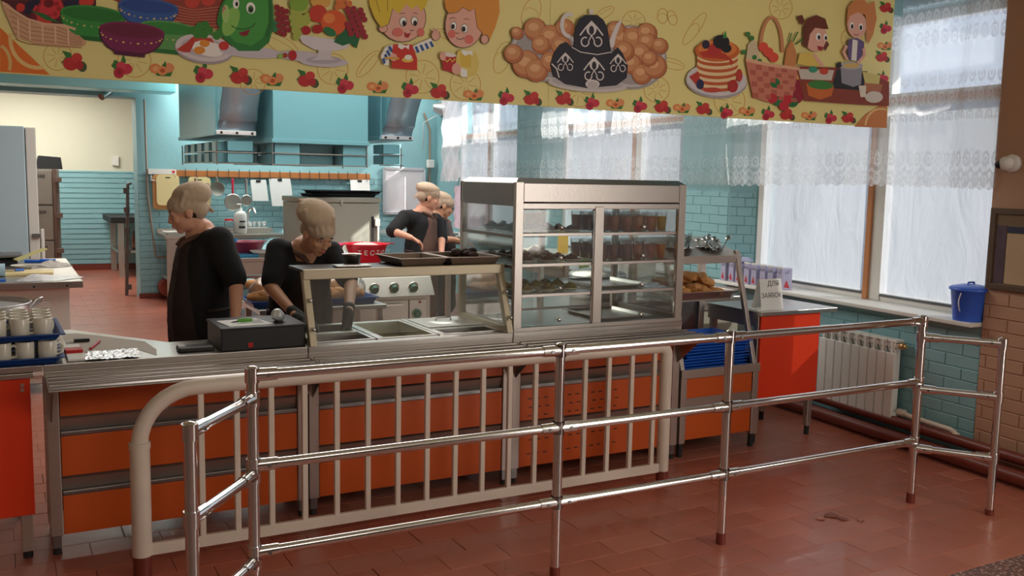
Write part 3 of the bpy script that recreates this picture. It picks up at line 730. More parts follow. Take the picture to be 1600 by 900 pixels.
a.el((206, 104, 44), 1118, 80, 35, 17).el((226, 134, 64), 1118, 77, 30, 13).poly((190, 56, 34), [1090,82,1108,78,1130,84,1142,96,1140,104,1136,94,1118,92,1096,90]).el((186, 48, 40), 1114, 78, 11, 10).el((40, 34, 60), 1100, 70, 6, 7).el((26, 24, 32), 1124, 66, 13, 11).el((26, 24, 32), 1132, 76, 8, 7).poly((60, 140, 60), [1126,60,1131,48,1133,60])
a.poly((190, 56, 40), [1074,120,1088,112,1092,128,1084,132]).el((40, 40, 80), 1091, 132, 6, 8).el((196, 70, 50), 1110, 141, 14, 4).el((180, 44, 40), 1142, 135, 8, 10).el((190, 60, 44), 1152, 118, 5, 10).done()
a = Art('woven_basket_print')
a.arc((206, 140, 96), 5, 1203, 78, 17, 50, 180, 365).dots((226, 80, 60), 8, [1198,82,1190,74,1206,90]).poly((214, 196, 160), [1163,92,1166,70,1176,60,1182,78,1186,98]).dots((60, 124, 60), 4, [1166,54,1160,82,1172,60,1184,96,1176,90]).poly((206, 136, 80), [1222,104,1226,76,1234,62,1242,84,1240,106]).line((60, 120, 60), 2, [1230,66,1234,52]).line((60, 120, 60), 2, [1236,66,1244,50]).line((60, 120, 60), 2, [1240,70,1254,60])
a.poly((206, 128, 104), [1162,94,1200,102,1246,108,1240,130,1234,156,1196,160,1174,152,1168,126])
for r_ in range(6):
    for c_ in range(7):
        if (r_+c_) % 2: a.poly((184, 96, 78), [1168+c_*10+r_*1,100+r_*9+c_*1.4, 1177+c_*10+r_*1,101+r_*9+c_*1.4, 1177+c_*10+r_,109+r_*9+c_, 1168+c_*10+r_,108+r_*9+c_]); a.l -= .8
a.l += 1
a.line((226, 176, 140), 5, [1162,94,1200,102,1246,108]).done()
a = Art('jam_pot_print')
a.el((150, 30, 50), 1232, 142, 24, 24).el((186, 52, 72), 1226, 136, 12, 12).poly((226, 190, 84), [1214,116,1222,110,1244,112,1252,120,1250,128,1240,122,1232,130,1224,122,1214,128]).arc((170, 50, 60), 3, 1254, 136, 8, 8, -90, 90).dots((40, 112, 60), 8, [1212,158,1236,160,1208,130]).dots((196, 40, 54), 8, [1204,154,1222,166,1228,155]).done()
a = Art('cooking_girls_print')
a.poly((140, 62, 42), [1240,104,1310,106,1362,120,1386,128,1386,166,1340,164,1254,158]).poly((206, 196, 182), [1244,108,1300,110,1296,126,1248,124]).poly((40, 38, 44), [1304,108,1352,112,1345,142,1296,138])
a.poly((150, 148, 156), [1310,102,1344,106,1342,132,1330,136,1312,130]).el((180, 176, 182), 1327, 103, 18, 6).el((214, 180, 110), 1327, 103, 13, 4).poly((40, 34, 36), [1304,100,1310,96,1312,104,1306,108])
a.poly((206, 108, 44), [1256,130,1300,134,1296,150,1278,156,1260,150]).el((60, 130, 56), 1279, 133, 20, 7, 4).el((60, 150, 116), 1267, 109, 7, 5).el((206, 70, 44), 1284, 112, 7, 5)
a.poly((214, 200, 120), [1344,112,1372,118,1370,132,1348,130]).poly((178, 112, 78), [1346,130,1376,132,1372,146,1350,144]).poly((226, 214, 196), [1338,134,1350,134,1349,152,1341,152]).el((214, 204, 190), 1362, 152, 14, 9)
HR = (110, 52, 34); a.poly((226, 196, 96), [1246,84,1262,82,1276,92,1282,104,1258,104,1242,100]).el(SKP, 1272, 60, 17, 22, 6).poly(HR, [1252,62,1252,44,1258,30,1272,24,1286,30,1291,46,1284,46,1270,44,1262,54,1258,76,1252,72]).poly(HR, [1242,26,1250,24,1254,34,1248,40]).poly(HR, [1288,64,1292,70,1286,80,1282,76])
a.el((248, 246, 240), 1275, 58, 4, 6).el((30, 24, 24), 1276, 59, 2.2, 3.6).el((248, 246, 240), 1286, 59, 3, 5.4).el((30, 24, 24), 1286.6, 60, 1.9, 3.2).poly((160, 40, 46), [1273,72,1282,74,1281,80,1275,79]).line(SKP, 5, [1268,86,1282,104])
HG = (214, 138, 82); a.poly(HG, [1350,10,1362,2,1366,30,1360,56,1352,70,1350,56,1350,30]).el(SKP, 1335, 40, 15, 20).poly(HG, [1319,40,1321,12,1330,2,1346,0,1356,10,1356,40,1350,44,1348,24,1336,20,1324,26])
a.el((248, 246, 240), 1327, 41, 3, 5.6).el((30, 24, 24), 1327.4, 42, 2, 3.6).el((248, 246, 240), 1341, 43, 3.2, 6).el((30, 24, 24), 1341, 44, 2.1, 3.8).arc((150, 60, 50), 1.1, 1334, 53, 4, 2.5, 20, 160)
a.poly((104, 84, 130), [1322,62,1336,60,1346,66,1346,76,1340,96,1322,94,1320,76]).poly((236, 230, 220), [1328,62,1336,64,1334,96,1326,94]).line(SKP, 4.6, [1319,72,1314,82,1320,94]).line(SKP, 4.6, [1345,76,1347,86,1336,100]).done('two girls cooking at a brown table')
# row of berries along the bottom and up the right edge
def berry(k, x, y, r):
    a = Art({'S': 'strawberry_print', 'R': 'raspberry_print', 'A': 'apricot_print'}[k]); G1 = (50, 120, 50)
    if k == 'S':
        a.poly(G1, [x-r*.9,y-r*.9,x-r*.2,y-r*.7,x-r*.1,y-r*.1,x-r,y+r*.1,x-r*.6,y-r*.4]).el((196, 46, 46), x-r*.25, y+r*.15, r*.58, r*.5, 20).el((206, 60, 54), x+r*.25, y-r*.3, r*.42, r*.4).el((70, 84, 50), x+r*.65, y+r*.35, r*.36, r*.42, -20).el((186, 40, 44), x+r*.45, y+r*.25, r*.3, r*.36)
    elif k == 'R':
        a.poly(G1, [x-r*.8,y-r*.1,x-r*.55,y-r*.6,x-r*.1,y-r*.35,x+r*.15,y-r,x+r*.35,y-r*.5,x+r*.2,y,x-r*.5,y+r*.2]).el((206, 50, 74), x+r*.4, y+r*.15, r*.45, r*.42).el((214, 66, 84), x-r*.05, y-r*.1, r*.38, r*.34).el((190, 34, 60), x-r*.2, y+r*.45, r*.42, r*.44).el((150, 20, 44), x-r*.2, y+r*.4, r*.16, r*.16, n=10)
    else:
        a.poly(G1, [x-r*.5,y+r*.4,x+r*.9,y+r*.2,x+r*.7,y+r*.65,x-r*.4,y+r*.6]).el((232, 150, 96), x+r*.5, y-r*.05, r*.5, r*.4).el((232, 140, 80), x-r*.55, y, r*.45, r*.4).el((240, 176, 110), x-r*.5, y+r*.02, r*.26, r*.22).el((236, 150, 88), x+r*.05, y+r*.18, r*.42, r*.38).el((200, 90, 50), x+r*.05, y+r*.18, r*.2, r*.18).poly(G1, [x,y-r*.2,x+r*.3,y-r*.6,x+r*.35,y-r*.1])
    a.done()
BL = 'S115,97 R190,105 A253,107 R317,113 S375,119 A425,123 S480,124 R538,131 A590,135 R640,138 S686,143 A740,147 R790,151 S831,154 S881,154 R924,159 A961,161 R999,164 S1034,167 A1065,168 S1099,170 R1134,174 A1167,173 R1199,177 S1229,179 A1264,180 R1297,183 S1325,184 S1384,12 R1383,43 A1382,71 S1378,89 R1378,121'
for t in BL.split():
    x, y = map(float, t[1:].split(',')); berry(t[0], x, y, 21-(x/1385)*9.5)
# ================= CROWD RAIL (chrome) =================
def fence_post(mb, x, y, h, r=.0205):
    mb.cyl((x, y, .0), (x, y, h), r, n=16)
rail = thing('chrome_railing', 'long chrome tube queue railing with three rails in front of the orange counter', 'railing', (2.47, 3.25, 0))
PX = [(.752, 3.26), (2.005, 3.25), (2.905, 3.24), (4.215, 3.24)]
GL = (.482, 2.912); GR = (4.437, 2.935); HH = 1.0
for (x, y) in PX:
    b = MB().use(CHROME); fence_post(b, x, y, HH); b.build('post', parent=rail)
    b = MB().use(CHROME); b.ell((x, y, HH), (.0225, .0225, .014)); b.build('post_cap', parent=rail)
    b = MB().use(PIPE); b.cyl((x, y, 0), (x, y, .055 if x != PX[0][0] else .03), .0225, n=16); b.build('painted_foot', parent=rail)
def connector(p, d, parent, bolt=True):
    """cast tee where a rail meets a post: sleeve on the post, socket along the rail, screw"""
    p = Vector(p); d = Vector(d).normalized()
    b = MB().use(CHROME)
    b.cyl(p-Vector((0,0,.026)), p+Vector((0,0,.026)), .0255, n=16); b.cyl(p, p+d*.085, .0245, .0225, n=14)
    o = b.build('connector', parent=parent)
    sd = d.cross(Vector((0,0,1))).normalized(); sd = sd if sd.y < 0 else -sd
    c = MB().use(STEEL_D); c.cyl(p+d*.05+sd*.0215, p+d*.05+sd*.0275, .007, n=8); c.build('screw', parent=o)
def rails(a, b, zs):
    for z in zs:
        A = Vector((*a, z)); B = Vector((*b, z)) ; d = (B-A).normalized()
        m = MB().use(CHROME); m.cyl(A, B, .0185, n=16); m.build('rail', parent=rail)
        connector(A, d, rail); connector(B, -d, rail)
ZR = (HH-.02, .655, .335)
for i in range(3): rails(PX[i], PX[i+1], ZR)
for g, p in ((GL, PX[0]), (GR, PX[3])):
    h = .915
    b = MB().use(CHROME); fence_post(b, g[0], g[1], h); b.build('post', parent=rail)
    b = MB().use(CHROME); b.ell((g[0], g[1], h), (.0225, .0225, .014)); b.build('post_cap', parent=rail)
    b = MB().use(PIPE); b.cyl((g[0], g[1], 0), (g[0], g[1], .03), .0225, n=16); b.build('painted_foot', parent=rail)
    rails(g, p, (.895, .62, .30))
# ================= CREAM BARRIER =================
bar = thing('painted_barrier', 'cream enamelled tube barrier with thin vertical bars and a rounded left corner', 'barrier', (1.8, 4.03, 0))
YB = 4.03; XL, XR = .468, 3.165; R0 = .034
pts = [(XL, YB, .56)]
for i in range(1, 9):
    t = PI-(PI/2)*i/8; pts.append((XL+.235+.235*math.cos(t), YB, .56+.225*math.sin(t)))
pts += [(XL+.6+ (XR-XL-.7)*k/4, YB, .786) for k in range(5)]
for i in range(0, 6):
    t = PI/2-(PI/2)*i/5; pts.append((XR-.05+.05*math.cos(t), YB, .736+.05*math.sin(t)))
b = MB().use(BARR).tube(pts, R0, 16); b.build('top_tube', parent=bar)
MB().use(BARR).cyl((XL, YB, .09), (XL, YB, .565), .040, n=18).cyl((XL, YB, .545), (XL, YB, .572), .043, n=18).build('post', parent=bar)
MB().use(BARR).cyl((XR, YB, .09), (XR, YB, .74), .034, n=18).build('post', parent=bar)
for x in (XL, XR): MB().use(PIPE).cyl((x, YB, 0), (x, YB, .092), .038 if x == XL else .034, n=18).build('post_foot', parent=bar)
MB().use(BARR).box(XL+.03, XR-.03, YB-.012, YB+.012, .085, .135).build('bottom_rail', parent=bar, bev=.003)
nb = 17
for i in range(nb):
    x = .713+i*(3.085-.713)/(nb-1)
    o = MB().use(BARR).box(x-.0125, x+.0125, YB-.011, YB+.011, .125, .76).build('bar', parent=bar, bev=.004)

# ================= SERVING COUNTER =================
YF = 4.41
def leg(mb, x0, x1, y0, y1, z1, foot=True):
    mb.use(STEEL_M).box(x0, x1, y0, y1, .085, z1)
def unit(x0, x1, label, zt=.85, depth=.62, top=True, strips=True, slide=True, name='serving_counter'):
    t = thing(name, label, 'counter', ((x0+x1)/2, YF+depth/2, 0), group=None)
    for a in (x0+.002, x1-.052):
        for y in (YF, YF+depth-.05):
            MB().use(STEEL_M).box(a, a+.050, y, y+.05, .085, zt-.12).build('leg', parent=t, bev=.003)
            f = MB().use(STEEL_D).box(a+.008, a+.042, y+.008, y+.042, .03, .085).build('foot_sleeve', parent=t)
            MB().use(RUBBER).cyl((a+.025, y+.025, 0), (a+.025, y+.025, .032), .019, .014, n=12).build('foot', parent=t)
    a, c = x0+.055, x1-.055
    for z0, z1 in ((.088, .262), (.350, .528), (.617, .728)):
        MB().use(ORANGE).box(a, c, YF+.006, YF+.022, z0, z1).build('front_panel', parent=t, bev=.002)
    for z0, z1 in ((.264, .348), (.530, .615)):
        q = MB().use(STEEL_M).add([(a,YF+.032,z0+.018),(c,YF+.032,z0+.018),(c,YF+.010,z1-.010),(a,YF+.010,z1-.010),(a,YF+.035,z0+.018),(c,YF+.035,z0+.018),(c,YF+.04,z1),(a,YF+.04,z1)],[(0,1,2,3),(4,7,6,5),(0,4,5,1),(3,2,6,7)])
        q.build('steel_strip', parent=t)
        MB().use(STEEL_D).box(a, c, YF+.004, YF+.03, z0, z0+.018).build('strip_lip', parent=t, bev=.002)
    MB().use(STEEL_D).box(x0+.004, x0+.012, YF+.05, YF+depth-.05, .09, zt-.12).box(x1-.012, x1-.004, YF+.05, YF+depth-.05, .09, zt-.12).build('side_sheet', parent=t)
    MB().use(STEEL_D).box(x0+.02, x1-.02, YF+.05, YF+depth-.01, .24, .26).build('lower_shelf', parent=t)
    MB().use(BLACKM).box(x0+.02, x1-.02, YF+depth-.06, YF+depth-.05, .1, zt-.13).build('rear_panel', parent=t)
    MB().use(STEEL_M).box(x0, x1, YF-.002, YF+.03, zt-.12, zt-.03).build('apron', parent=t, bev=.003)
    if slide:
        q = MB().use(SLIDE)
        q.prism([(0, .0), (.262, 0), (.262, .014), (.02, .014), (.004, .010), (0, .004)], x1-x0-.006, Matrix(((0,1,0,x0+.003),(1,0,0,YF-.264),(0,0,1,.784),(0,0,0,1))))
        q.build('tray_slide', parent=t, bev=.002)
        for k in range(3):
            MB().use(SLIDE).cyl((x0+.01, YF-.21+.075*k, .800), (x1-.01, YF-.21+.075*k, .800), .009, n=8).build('slide_ridge', parent=t)
        for xx in (x0+.018, x1-.022):
            MB().use(STEEL_D).prism([(0, 0), (-.235, .185), (0, .185)], .004, Matrix(((0,1,0,xx),(1,0,0,YF),(0,0,1,.598),(0,0,0,1)))).build('slide_bracket', parent=t)
            MB().use(STEEL_M).cyl((xx-.018, YF-.004, .625), (xx-.018, YF+.004, .625), .009, n=8).build('bracket_bolt', parent=t)
    return t
U1 = unit(.14, 1.286, 'leftmost orange counter unit with the black cash box on its steel top', depth=.36)
b = MB().use(STEEL)
b.prism([(.139, 4.405), (1.284, 4.405), (1.284, 4.80), (.70, 4.79), (.30, 5.36), (.139, 5.365)], .03, Matrix(((1,0,0,0),(0,0,1,0),(0,-1,0,.85),(0,0,0,1))))
b.build('worktop', parent=U1, bev=.002)
U2 = unit(1.288, 2.414, 'middle orange counter unit carrying the food pans behind slanted glass', depth=.66)
U3 = unit(2.418, 3.568, 'orange counter unit below the tall glass display case with vent slots in its front', depth=.66)
MB().use(STEEL).box(2.418, 3.568, 4.405, 5.12, .82, .848).build('worktop', parent=U3, bev=.002)
b = MB().use(BLACK)
for i in range(5):
    for j in range(12):
        if j in (3, 7): continue
        x = 2.52+j*.052+(.01 if i % 2 else 0); z = .15+i*.085 if i < 3 else .40+(i-3)*.05
        z = (.155, .235, .372, .42, .468)[i]; b.box(x, x+.024, YF+.0035, YF+.012, z, z+.006)
b.build('vent_slots', parent=U3)['kind'] = 'stuff'
# red unit at the far left, cut by the frame
rl = thing('red_counter', 'red fronted counter unit at the left edge, under the mug trays', 'counter', (-.5, 4.7, 0))
MB().use(RED).box(-1.1, .085, 4.412, 4.43, .20, .80).build('front_panel', parent=rl, bev=.002)
MB().use(STEEL).box(-1.1, .1, 4.395, 4.5, .80, .822).build('top_edge', parent=rl, bev=.002)
for x, y in ((.03, 4.43), (.03, 5.0), (-1.05, 4.43)):
    MB().use(STEEL_M).box(x, x+.045, y, y+.045, .03, .80).build('leg', parent=rl, bev=.003)
    MB().use(RUBBER).cyl((x+.022, y+.022, 0), (x+.022, y+.022, .03), .02, n=10).build('foot', parent=rl)
MB().use(STEEL).box(-1.1, .137, 4.405, 5.38, .824, .85).build('worktop', parent=rl, bev=.002)
for z in (.73, .75): MB().use(STEEL).cyl((.055, 4.405, z+.02), (.055, 4.414, z+.02), .008, n=8).build('bolt', parent=rl)

# ---- bain-marie top of U2 ----
wx0, wx1, wy0, wy1 = 1.335, 2.385, 4.475, 5.02
b = MB().use(STEEL)
b.box(1.288, 2.414, 4.405, wy0, .82, .85).box(1.288, 2.414, wy1, 5.07, .82, .85).box(1.288, wx0, wy0, wy1, .82, .85).box(wx1, 2.414, wy0, wy1, .82, .85)
b.build('worktop', parent=U2, bev=.002)
MB().use(STEEL_D).box(wx0, wx1, wy0, wy1, .62, .625).build('well_floor', parent=U2)
cells_x = [wx0, 1.675, 2.02, wx1]
for x in cells_x[1:3]: MB().use(STEEL).box(x-.012, x+.012, wy0-.01, wy1+.01, .835, .858).build('pan_divider', parent=U2, bev=.002)
def gastro(x0, x1, y0, y1, z, d, label, m=STEEL, group='food pans of the serving counter'):
    t = thing('food_pan', label, 'pan', ((x0+x1)/2, (y0+y1)/2, z-d), group=None)
    q = MB().use(m); w = .006
    q.box(x0+.02, x1-.02, y0+.02, y1-.02, z-d, z-d+w)
    q.box(x0+.014, x0+.02, y0+.014, y1-.014, z-d, z).box(x1-.02, x1-.014, y0+.014, y1-.014, z-d, z).box(x0+.014, x1-.014, y0+.014, y0+.02, z-d, z).box(x0+.014, x1-.014, y1-.02, y1-.014, z-d, z)
    q.build('body', parent=t)
    q = MB().use(m).box(x0, x1, y0, y0+.02, z, z+.004).box(x0, x1, y1-.02, y1, z, z+.004).box(x0, x0+.02, y0+.02, y1-.02, z, z+.004).box(x1-.02, x1, y0+.02, y1-.02, z, z+.004)
    q.build('rim', parent=t, bev=.001)
    return t
gastro(cells_x[0]+.012, cells_x[1]-.014, 4.48, 4.74, .851, .14, 'empty steel food pan nearest the slanted left post')
gastro(cells_x[0]+.012, cells_x[1]-.014, 4.75, 5.01, .851, .14, 'steel food pan under the gloved hand of the cook')
g3 = gastro(cells_x[1]+.014, cells_x[2]-.014, 4.48, 5.01, .851, .14, 'deep food pan in the middle of the counter with yellowish sauce')
MB().use(mat('pale_broth', s(150, 150, 96), .25)).box(cells_x[1]+.035, cells_x[2]-.035, 4.50, 4.99, .772, .776).build('sauce', parent=g3)
gastro(cells_x[2]+.014, cells_x[3]-.004, 4.48, 4.66, .851, .14, 'open dark food pan in front of the lidded pan')
g4 = gastro(cells_x[2]+.014, cells_x[3]-.004, 4.67, 5.01, .851, .10, 'steel food pan closed with a shiny lid')
lid = MB().use(STEEL).box(cells_x[2]+.02, cells_x[3]-.01, 4.68, 5.0, .856, .862)
lid.lathe([(.0, .868), (.07, .867), (.09, .862)], ((cells_x[2]+cells_x[3])/2, 4.84, 0), 20)
lid.build('lid', parent=g4, bev=.003)
MB().use(STEEL).tube([(2.15, 4.84, .862), (2.155, 4.84, .885), (2.24, 4.84, .885), (2.245, 4.84, .862)], .005, 8).build('lid_handle', parent=g4)
# slanted glass guard
sg = thing('glass_guard', 'slanted sneeze guard with steel frame and shelf over the food pans', 'food guard', (1.85, 4.6, .85))
FRM = mat('guard_frame_paint', s(196, 184, 158), .42, .35, .04, 60, .04)
def slant(x, w=.035):
    return MB().use(FRM).add([(x, 4.385, .852), (x+w, 4.385, .852), (x+w, 4.43, .852), (x, 4.43, .852), (x, 4.52, 1.20), (x+w, 4.52, 1.20), (x+w, 4.56, 1.20), (x, 4.56, 1.20)],
        [(0,3,2,1),(4,5,6,7),(0,1,5,4),(1,2,6,5),(2,3,7,6),(3,0,4,7)])
slant(1.292).build('slanted_post', parent=sg, bev=.003); slant(2.372).build('slanted_post', parent=sg, bev=.003)
for x in (1.292, 2.372):
    if x > 2: MB().use(FRM).box(x, x+.035, 4.985, 5.02, .852, 1.18).build('rear_post', parent=sg, bev=.003); MB().use(FRM).box(x, x+.035, 4.55, 5.0, 1.165, 1.2).build('top_side_rail', parent=sg, bev=.003)
    MB().use(FRM).box(x+.002, x+.033, 4.42, 5.0, .853, .885).build('side_rail', parent=sg, bev=.003)
MB().use(FRM).box(1.292, 2.407, 4.50, 4.525, 1.165, 1.215).build('front_fascia', parent=sg, bev=.004)
MB().use(BLACK).box(1.292, 2.407, 4.525, 4.77, 1.200, 1.214).build('shelf', parent=sg, bev=.003)
G0, G1 = Vector((0, 4.397, .895)), Vector((0, 4.508, 1.165))
q = MB().use(GLASS).add([(1.33, G0.y, G0.z), (2.37, G0.y, G0.z), (2.37, G1.y, G1.z), (1.33, G1.y, G1.z), (1.33, G0.y+.005, G0.z), (2.37, G0.y+.005, G0.z), (2.37, G1.y+.005, G1.z), (1.33, G1.y+.005, G1.z)], [(0,1,2,3),(7,6,5,4),(0,4,5,1),(1,5,6,2),(2,6,7,3),(3,7,4,0)])
q.build('front_glass', parent=sg)
q = MB().use(GLASS).add([(2.392, 4.43, .885), (2.392, 4.99, .885), (2.392, 4.99, 1.165), (2.392, 4.545, 1.165)], [(0,1,2,3)]); q.build('side_glass', parent=sg, fix=False)
for x in (1.31, 2.39):
    for z, y in ((1.07, 4.462), (.935, 4.409)):
        MB().use(CHROME).cyl((x, y-.018, z), (x, y+.01, z), .008, n=10).ell((x, y-.02, z), .011, 10, 6).build('glass_knob', parent=sg)
# things standing on the guard shelf
def tray_mesh(L, Wd, H, m, lip=.02, n='tray', t=.002, flare=.02):
    q = MB().use(m); a, b_ = L/2, Wd/2; o = [(-a,-b_),(a,-b_),(a,b_),(-a,b_)]; i_ = [(-a+flare,-b_+flare),(a-flare,-b_+flare),(a-flare,b_-flare),(-a+flare,b_-flare)]
    vs = [(x,y,0) for x,y in i_] + [(x,y,H) for x,y in o] + [(x*(1+lip/a),y*(1+lip/b_),H) for x,y in o] + [(x,y,t) for x,y in i_] + [(x*(1-t*2/a),y*(1-t*2/b_),H) for x,y in o] + [(x*(1+lip/a),y*(1+lip/b_),H-.006) for x,y in o]
    f = [(3,2,1,0),(12,13,14,15)]
    for k in range(4):
        j = (k+1) % 4
        f += [(k,j,4+j,4+k), (4+k,4+j,20+j,20+k), (20+k,20+j,8+j,8+k), (8+k,8+j,16+j,16+k), (16+k,16+j,12+j,12+k)]
    return q.add(vs, f)
BAKE = mat('browned_baking_tin', s(134, 118, 106), .4, .7, .05, 30, .2, 8)
BAKE_IN = mat('dark_tin', s(84, 80, 74), .45, .7, var=.2)
def baking(name, x, y, z, L, Wd, rz, label):
    t = tray_mesh(L, Wd, .042, BAKE, .008).build(name, local=True, bev=.002); t.location = (x, y, z); t.rotation_euler = (0, 0, rz)
    return tag(t, label, 'tray')
baking('baking_tray', 1.93, 4.67, 1.216, .27, .32, .04, 'browned metal baking tray on the guard shelf, the left one of two')
baking('baking_tray', 2.235, 4.68, 1.216, .30, .34, .0, 'browned metal baking tray on the guard shelf beside the display case')
b = MB().use(STEEL).box(1.475, 1.66, 4.545, 4.62, 1.217, 1.226); tag(b.build('steel_plate', bev=.003), 'flat narrow steel plate lying on the guard shelf', 'plate')
b = MB().use(STEEL).lathe([(.0, 0), (.042, 0), (.045, .05), (.052, .054), (.052, .057), (.042, .053), (.040, .006), (0, .006)], (1.60, 4.68, 1.216), 24)
tag(b.build('steel_bowl'), 'small round steel bowl beside the baking trays on the guard shelf', 'bowl')
DARKF = mat('dark_cutlet', s(58, 40, 34), .75, var=.3, vscale=30, bump=.4, bscale=60)
rr = random.Random(5)
pf = MB().use(DARKF)
for k in range(9):
    pf.ell((2.24+rr.uniform(-.03, .10), 4.70+rr.uniform(-.06, .1), 1.25+rr.uniform(0, .02)), (.03, .028, .018), 10, 6)
tag(pf.build('dark_pastry_heap'), 'heap of dark baked pieces in the tray beside the display case', 'food')

# ================= DISPLAY CASE =================
X0, X1, YB1 = 2.418, 3.566, 5.10
dc = thing('display_case', 'tall steel and glass display case with shelves of salads and juice', 'display case', ((X0+X1)/2, 4.75, .85))
CF = mat('case_frame_steel', (.52, .48, .44), .36, .9, .05, 60, .05)
def cpart(name, m, *bx, bev=.003):
    q = MB().use(m)
    for c in bx: q.box(*c)
    return q.build(name, parent=dc, bev=bev)
for x in (X0, X1-.05):
    cpart('corner_post', CF, (x, x+.05, YF, YF+.03, .85, 1.66)); cpart('corner_post', CF, (x, x+.035, YB1-.035, YB1, .85, 1.66))
cpart('mullion', CF, (2.955-.028, 2.955+.032, YF, YF+.03, .87, 1.53)); cpart('mullion', CF, (2.96, 2.995, YB1-.03, YB1, .87, 1.53))
cpart('sill_rail', CF, (X0, X1, YF-.004, YF+.03, .848, .872)); cpart('floor_panel', STEEL, (X0+.03, X1-.03, YF+.03, YB1-.02, .85, .858))
cpart('header', CF, (X0+.03, X1-.03, YF+.004, YF+.03, 1.515, 1.548)); cpart('fascia', CF, (X0+.05, X1-.05, YF+.002, YF+.02, 1.553, 1.655))
cpart('side_header', STEEL_D, (X0, X0+.012, YF+.03, YB1-.03, 1.53, 1.655)); cpart('side_header', STEEL_D, (X1-.012, X1, YF+.03, YB1-.03, 1.53, 1.655))
cpart('rear_header', CF, (X0, X1, YB1-.02, YB1, 1.53, 1.655)); cpart('ceiling_panel', STEEL_D, (X0+.02, X1-.02, YF+.03, YB1-.02, 1.532, 1.54))
q = MB().use(STEEL_D)
q.add([(X0, YF, 1.655), (X1, YF, 1.655), (X1, YB1, 1.655), (X0, YB1, 1.655), (X0+.035, YF+.04, 1.682), (X1-.035, YF+.04, 1.682), (X1-.035, YB1-.04, 1.682), (X0+.035, YB1-.04, 1.682)], [(0,3,2,1),(4,5,6,7),(0,1,5,4),(1,2,6,5),(2,3,7,6),(3,0,4,7)])
q.build('roof', parent=dc)
SHZ = (1.385, 1.219, 1.052)
for z in SHZ:
    cpart('shelf', GLASS, (X0+.03, X1-.03, YF+.04, YB1-.03, z-.010, z-.004), bev=0)
    cpart('shelf_edge', CF, (X0+.045, 2.93, YF+.012, YF+.034, z-.018, z), bev=.002); cpart('shelf_edge', CF, (2.985, X1-.045, YF+.012, YF+.034, z-.018, z), bev=.002)
    for x in (X0+.004, X1-.022): cpart('shelf_bearer', STEEL_D, (x, x+.018, YF+.03, YB1-.03, z-.028, z-.008), bev=.002)
for x in (X0, X1-.03): cpart('side_sill', STEEL_D, (x, x+.03, YF+.03, YB1-.03, .858, .888))
for x in (X0+.008, X1-.014): cpart('side_glass', GLASS, (x, x+.005, YF+.03, YB1-.03, .888, 1.53), bev=0)
zb = (.876,) + SHZ[::-1] + (1.513,)
for a, c in ((X0+.052, 2.925), (2.99, X1-.052)):
    for k in range(4):
        if k == 3: top = 1.513
        fl_ = MB().use(GLASS).box(a, c, YF+.006, YF+.011, zb[k]+.004, zb[k+1]-.022 if k < 3 else 1.511); d = fl_.build('glass_flap', parent=dc)
        kz = zb[k]+.030
        MB().use(CHROME).cyl(((a+c)/2, YF-.012, kz), ((a+c)/2, YF+.008, kz), .006, n=8).ell(((a+c)/2, YF-.016, kz), (.013, .010, .013), 12, 8).build('flap_knob', parent=d)
    d2_ = 0; cpart('door_edge', CHROME, (c-.006, c, YF+.002, YF+.014, .88, 1.51), bev=0)
    cpart('rear_glass', GLASS, (a, c, YB1-.02, YB1-.015, .87, 1.53), bev=0)
# salad plates
SAL = [mat('beet_salad', s(74, 44, 38), .75, var=.35, vscale=40, bump=.6, bscale=70), mat('cabbage_salad', s(128, 116, 62), .75, var=.35, vscale=40, bump=.6, bscale=70)]
def heap(r, h, seed, m):
    rg = random.Random(seed); q = MB().use(m); n = 14; rings = 6; vs = []
    for i in range(rings+1):
        t = i/rings
        for j in range(n):
            a = 2*PI*j/n; w = 1+rg.uniform(-.16, .16)*(1 if i else 0)
            vs.append((r*t*w*math.cos(a), r*t*w*math.sin(a), h*(1-t**1.8)*rg.uniform(.75, 1.15)))
    return q.add(vs, [(i*n+j, (i+1)*n+j, (i+1)*n+(j+1) % n, i*n+(j+1) % n) for i in range(rings) for j in range(n)])
protos = []
for m, nm in ((SAL[0], 'dark beet salad'), (SAL[1], 'greenish cabbage salad')):
    t = thing('salad_plate', '', 'plate', (0, 0, -5)); 
    pl = MB().use(MUG).lathe([(0, 0), (.034, 0), (.036, .004), (.062, .014), (.063, .017), (.036, .008), (0, .007)], n=20).build('plate', parent=t, local=True)
    fd = heap(.047, .034, 4, m).build('salad', parent=t, local=True); fd.location = (0, 0, .009)
    protos.append((t, [(pl, []), (fd, [])]))
rg = random.Random(9); used = [False, False]
def plates(z, k, x0, x1, words, cols, rowsn):
    n = 0
    for j in range(rowsn):
        for i in range(cols):
            x = x0+(x1-x0)*(i+.5)/cols; y = 4.53+j*.138
            lab = words % (('nearest', 'second', 'third')[i] if cols <= 3 else ('first', 'second', 'third', 'fourth')[i], ('front row', 'middle row', 'back row', 'rearmost row')[j])
            if not used[k]:
                t = protos[k][0]; t.location = (x, y, z-.003); t['label'] = lab; used[k] = True
            else: t = copies(*protos[k], (x, y, z-.003), rg.uniform(0, 6), lab)
            t['group'] = 'salad plates in the display case'; s_ = rg.uniform(.95, 1.05); t.scale = (s_, s_, s_*rg.uniform(.9, 1.25))
plates(SHZ[0], 0, 2.48, 2.92, 'dark beet salad on the top left shelf, %s plate from left, %s', 3, 4)
plates(SHZ[1], 0, 2.48, 2.92, 'dark brown salad on the second left shelf, %s plate from left, %s', 3, 4)
plates(SHZ[2], 1, 2.48, 2.92, 'greenish salad on the third left shelf, %s plate from left, %s', 3, 3)
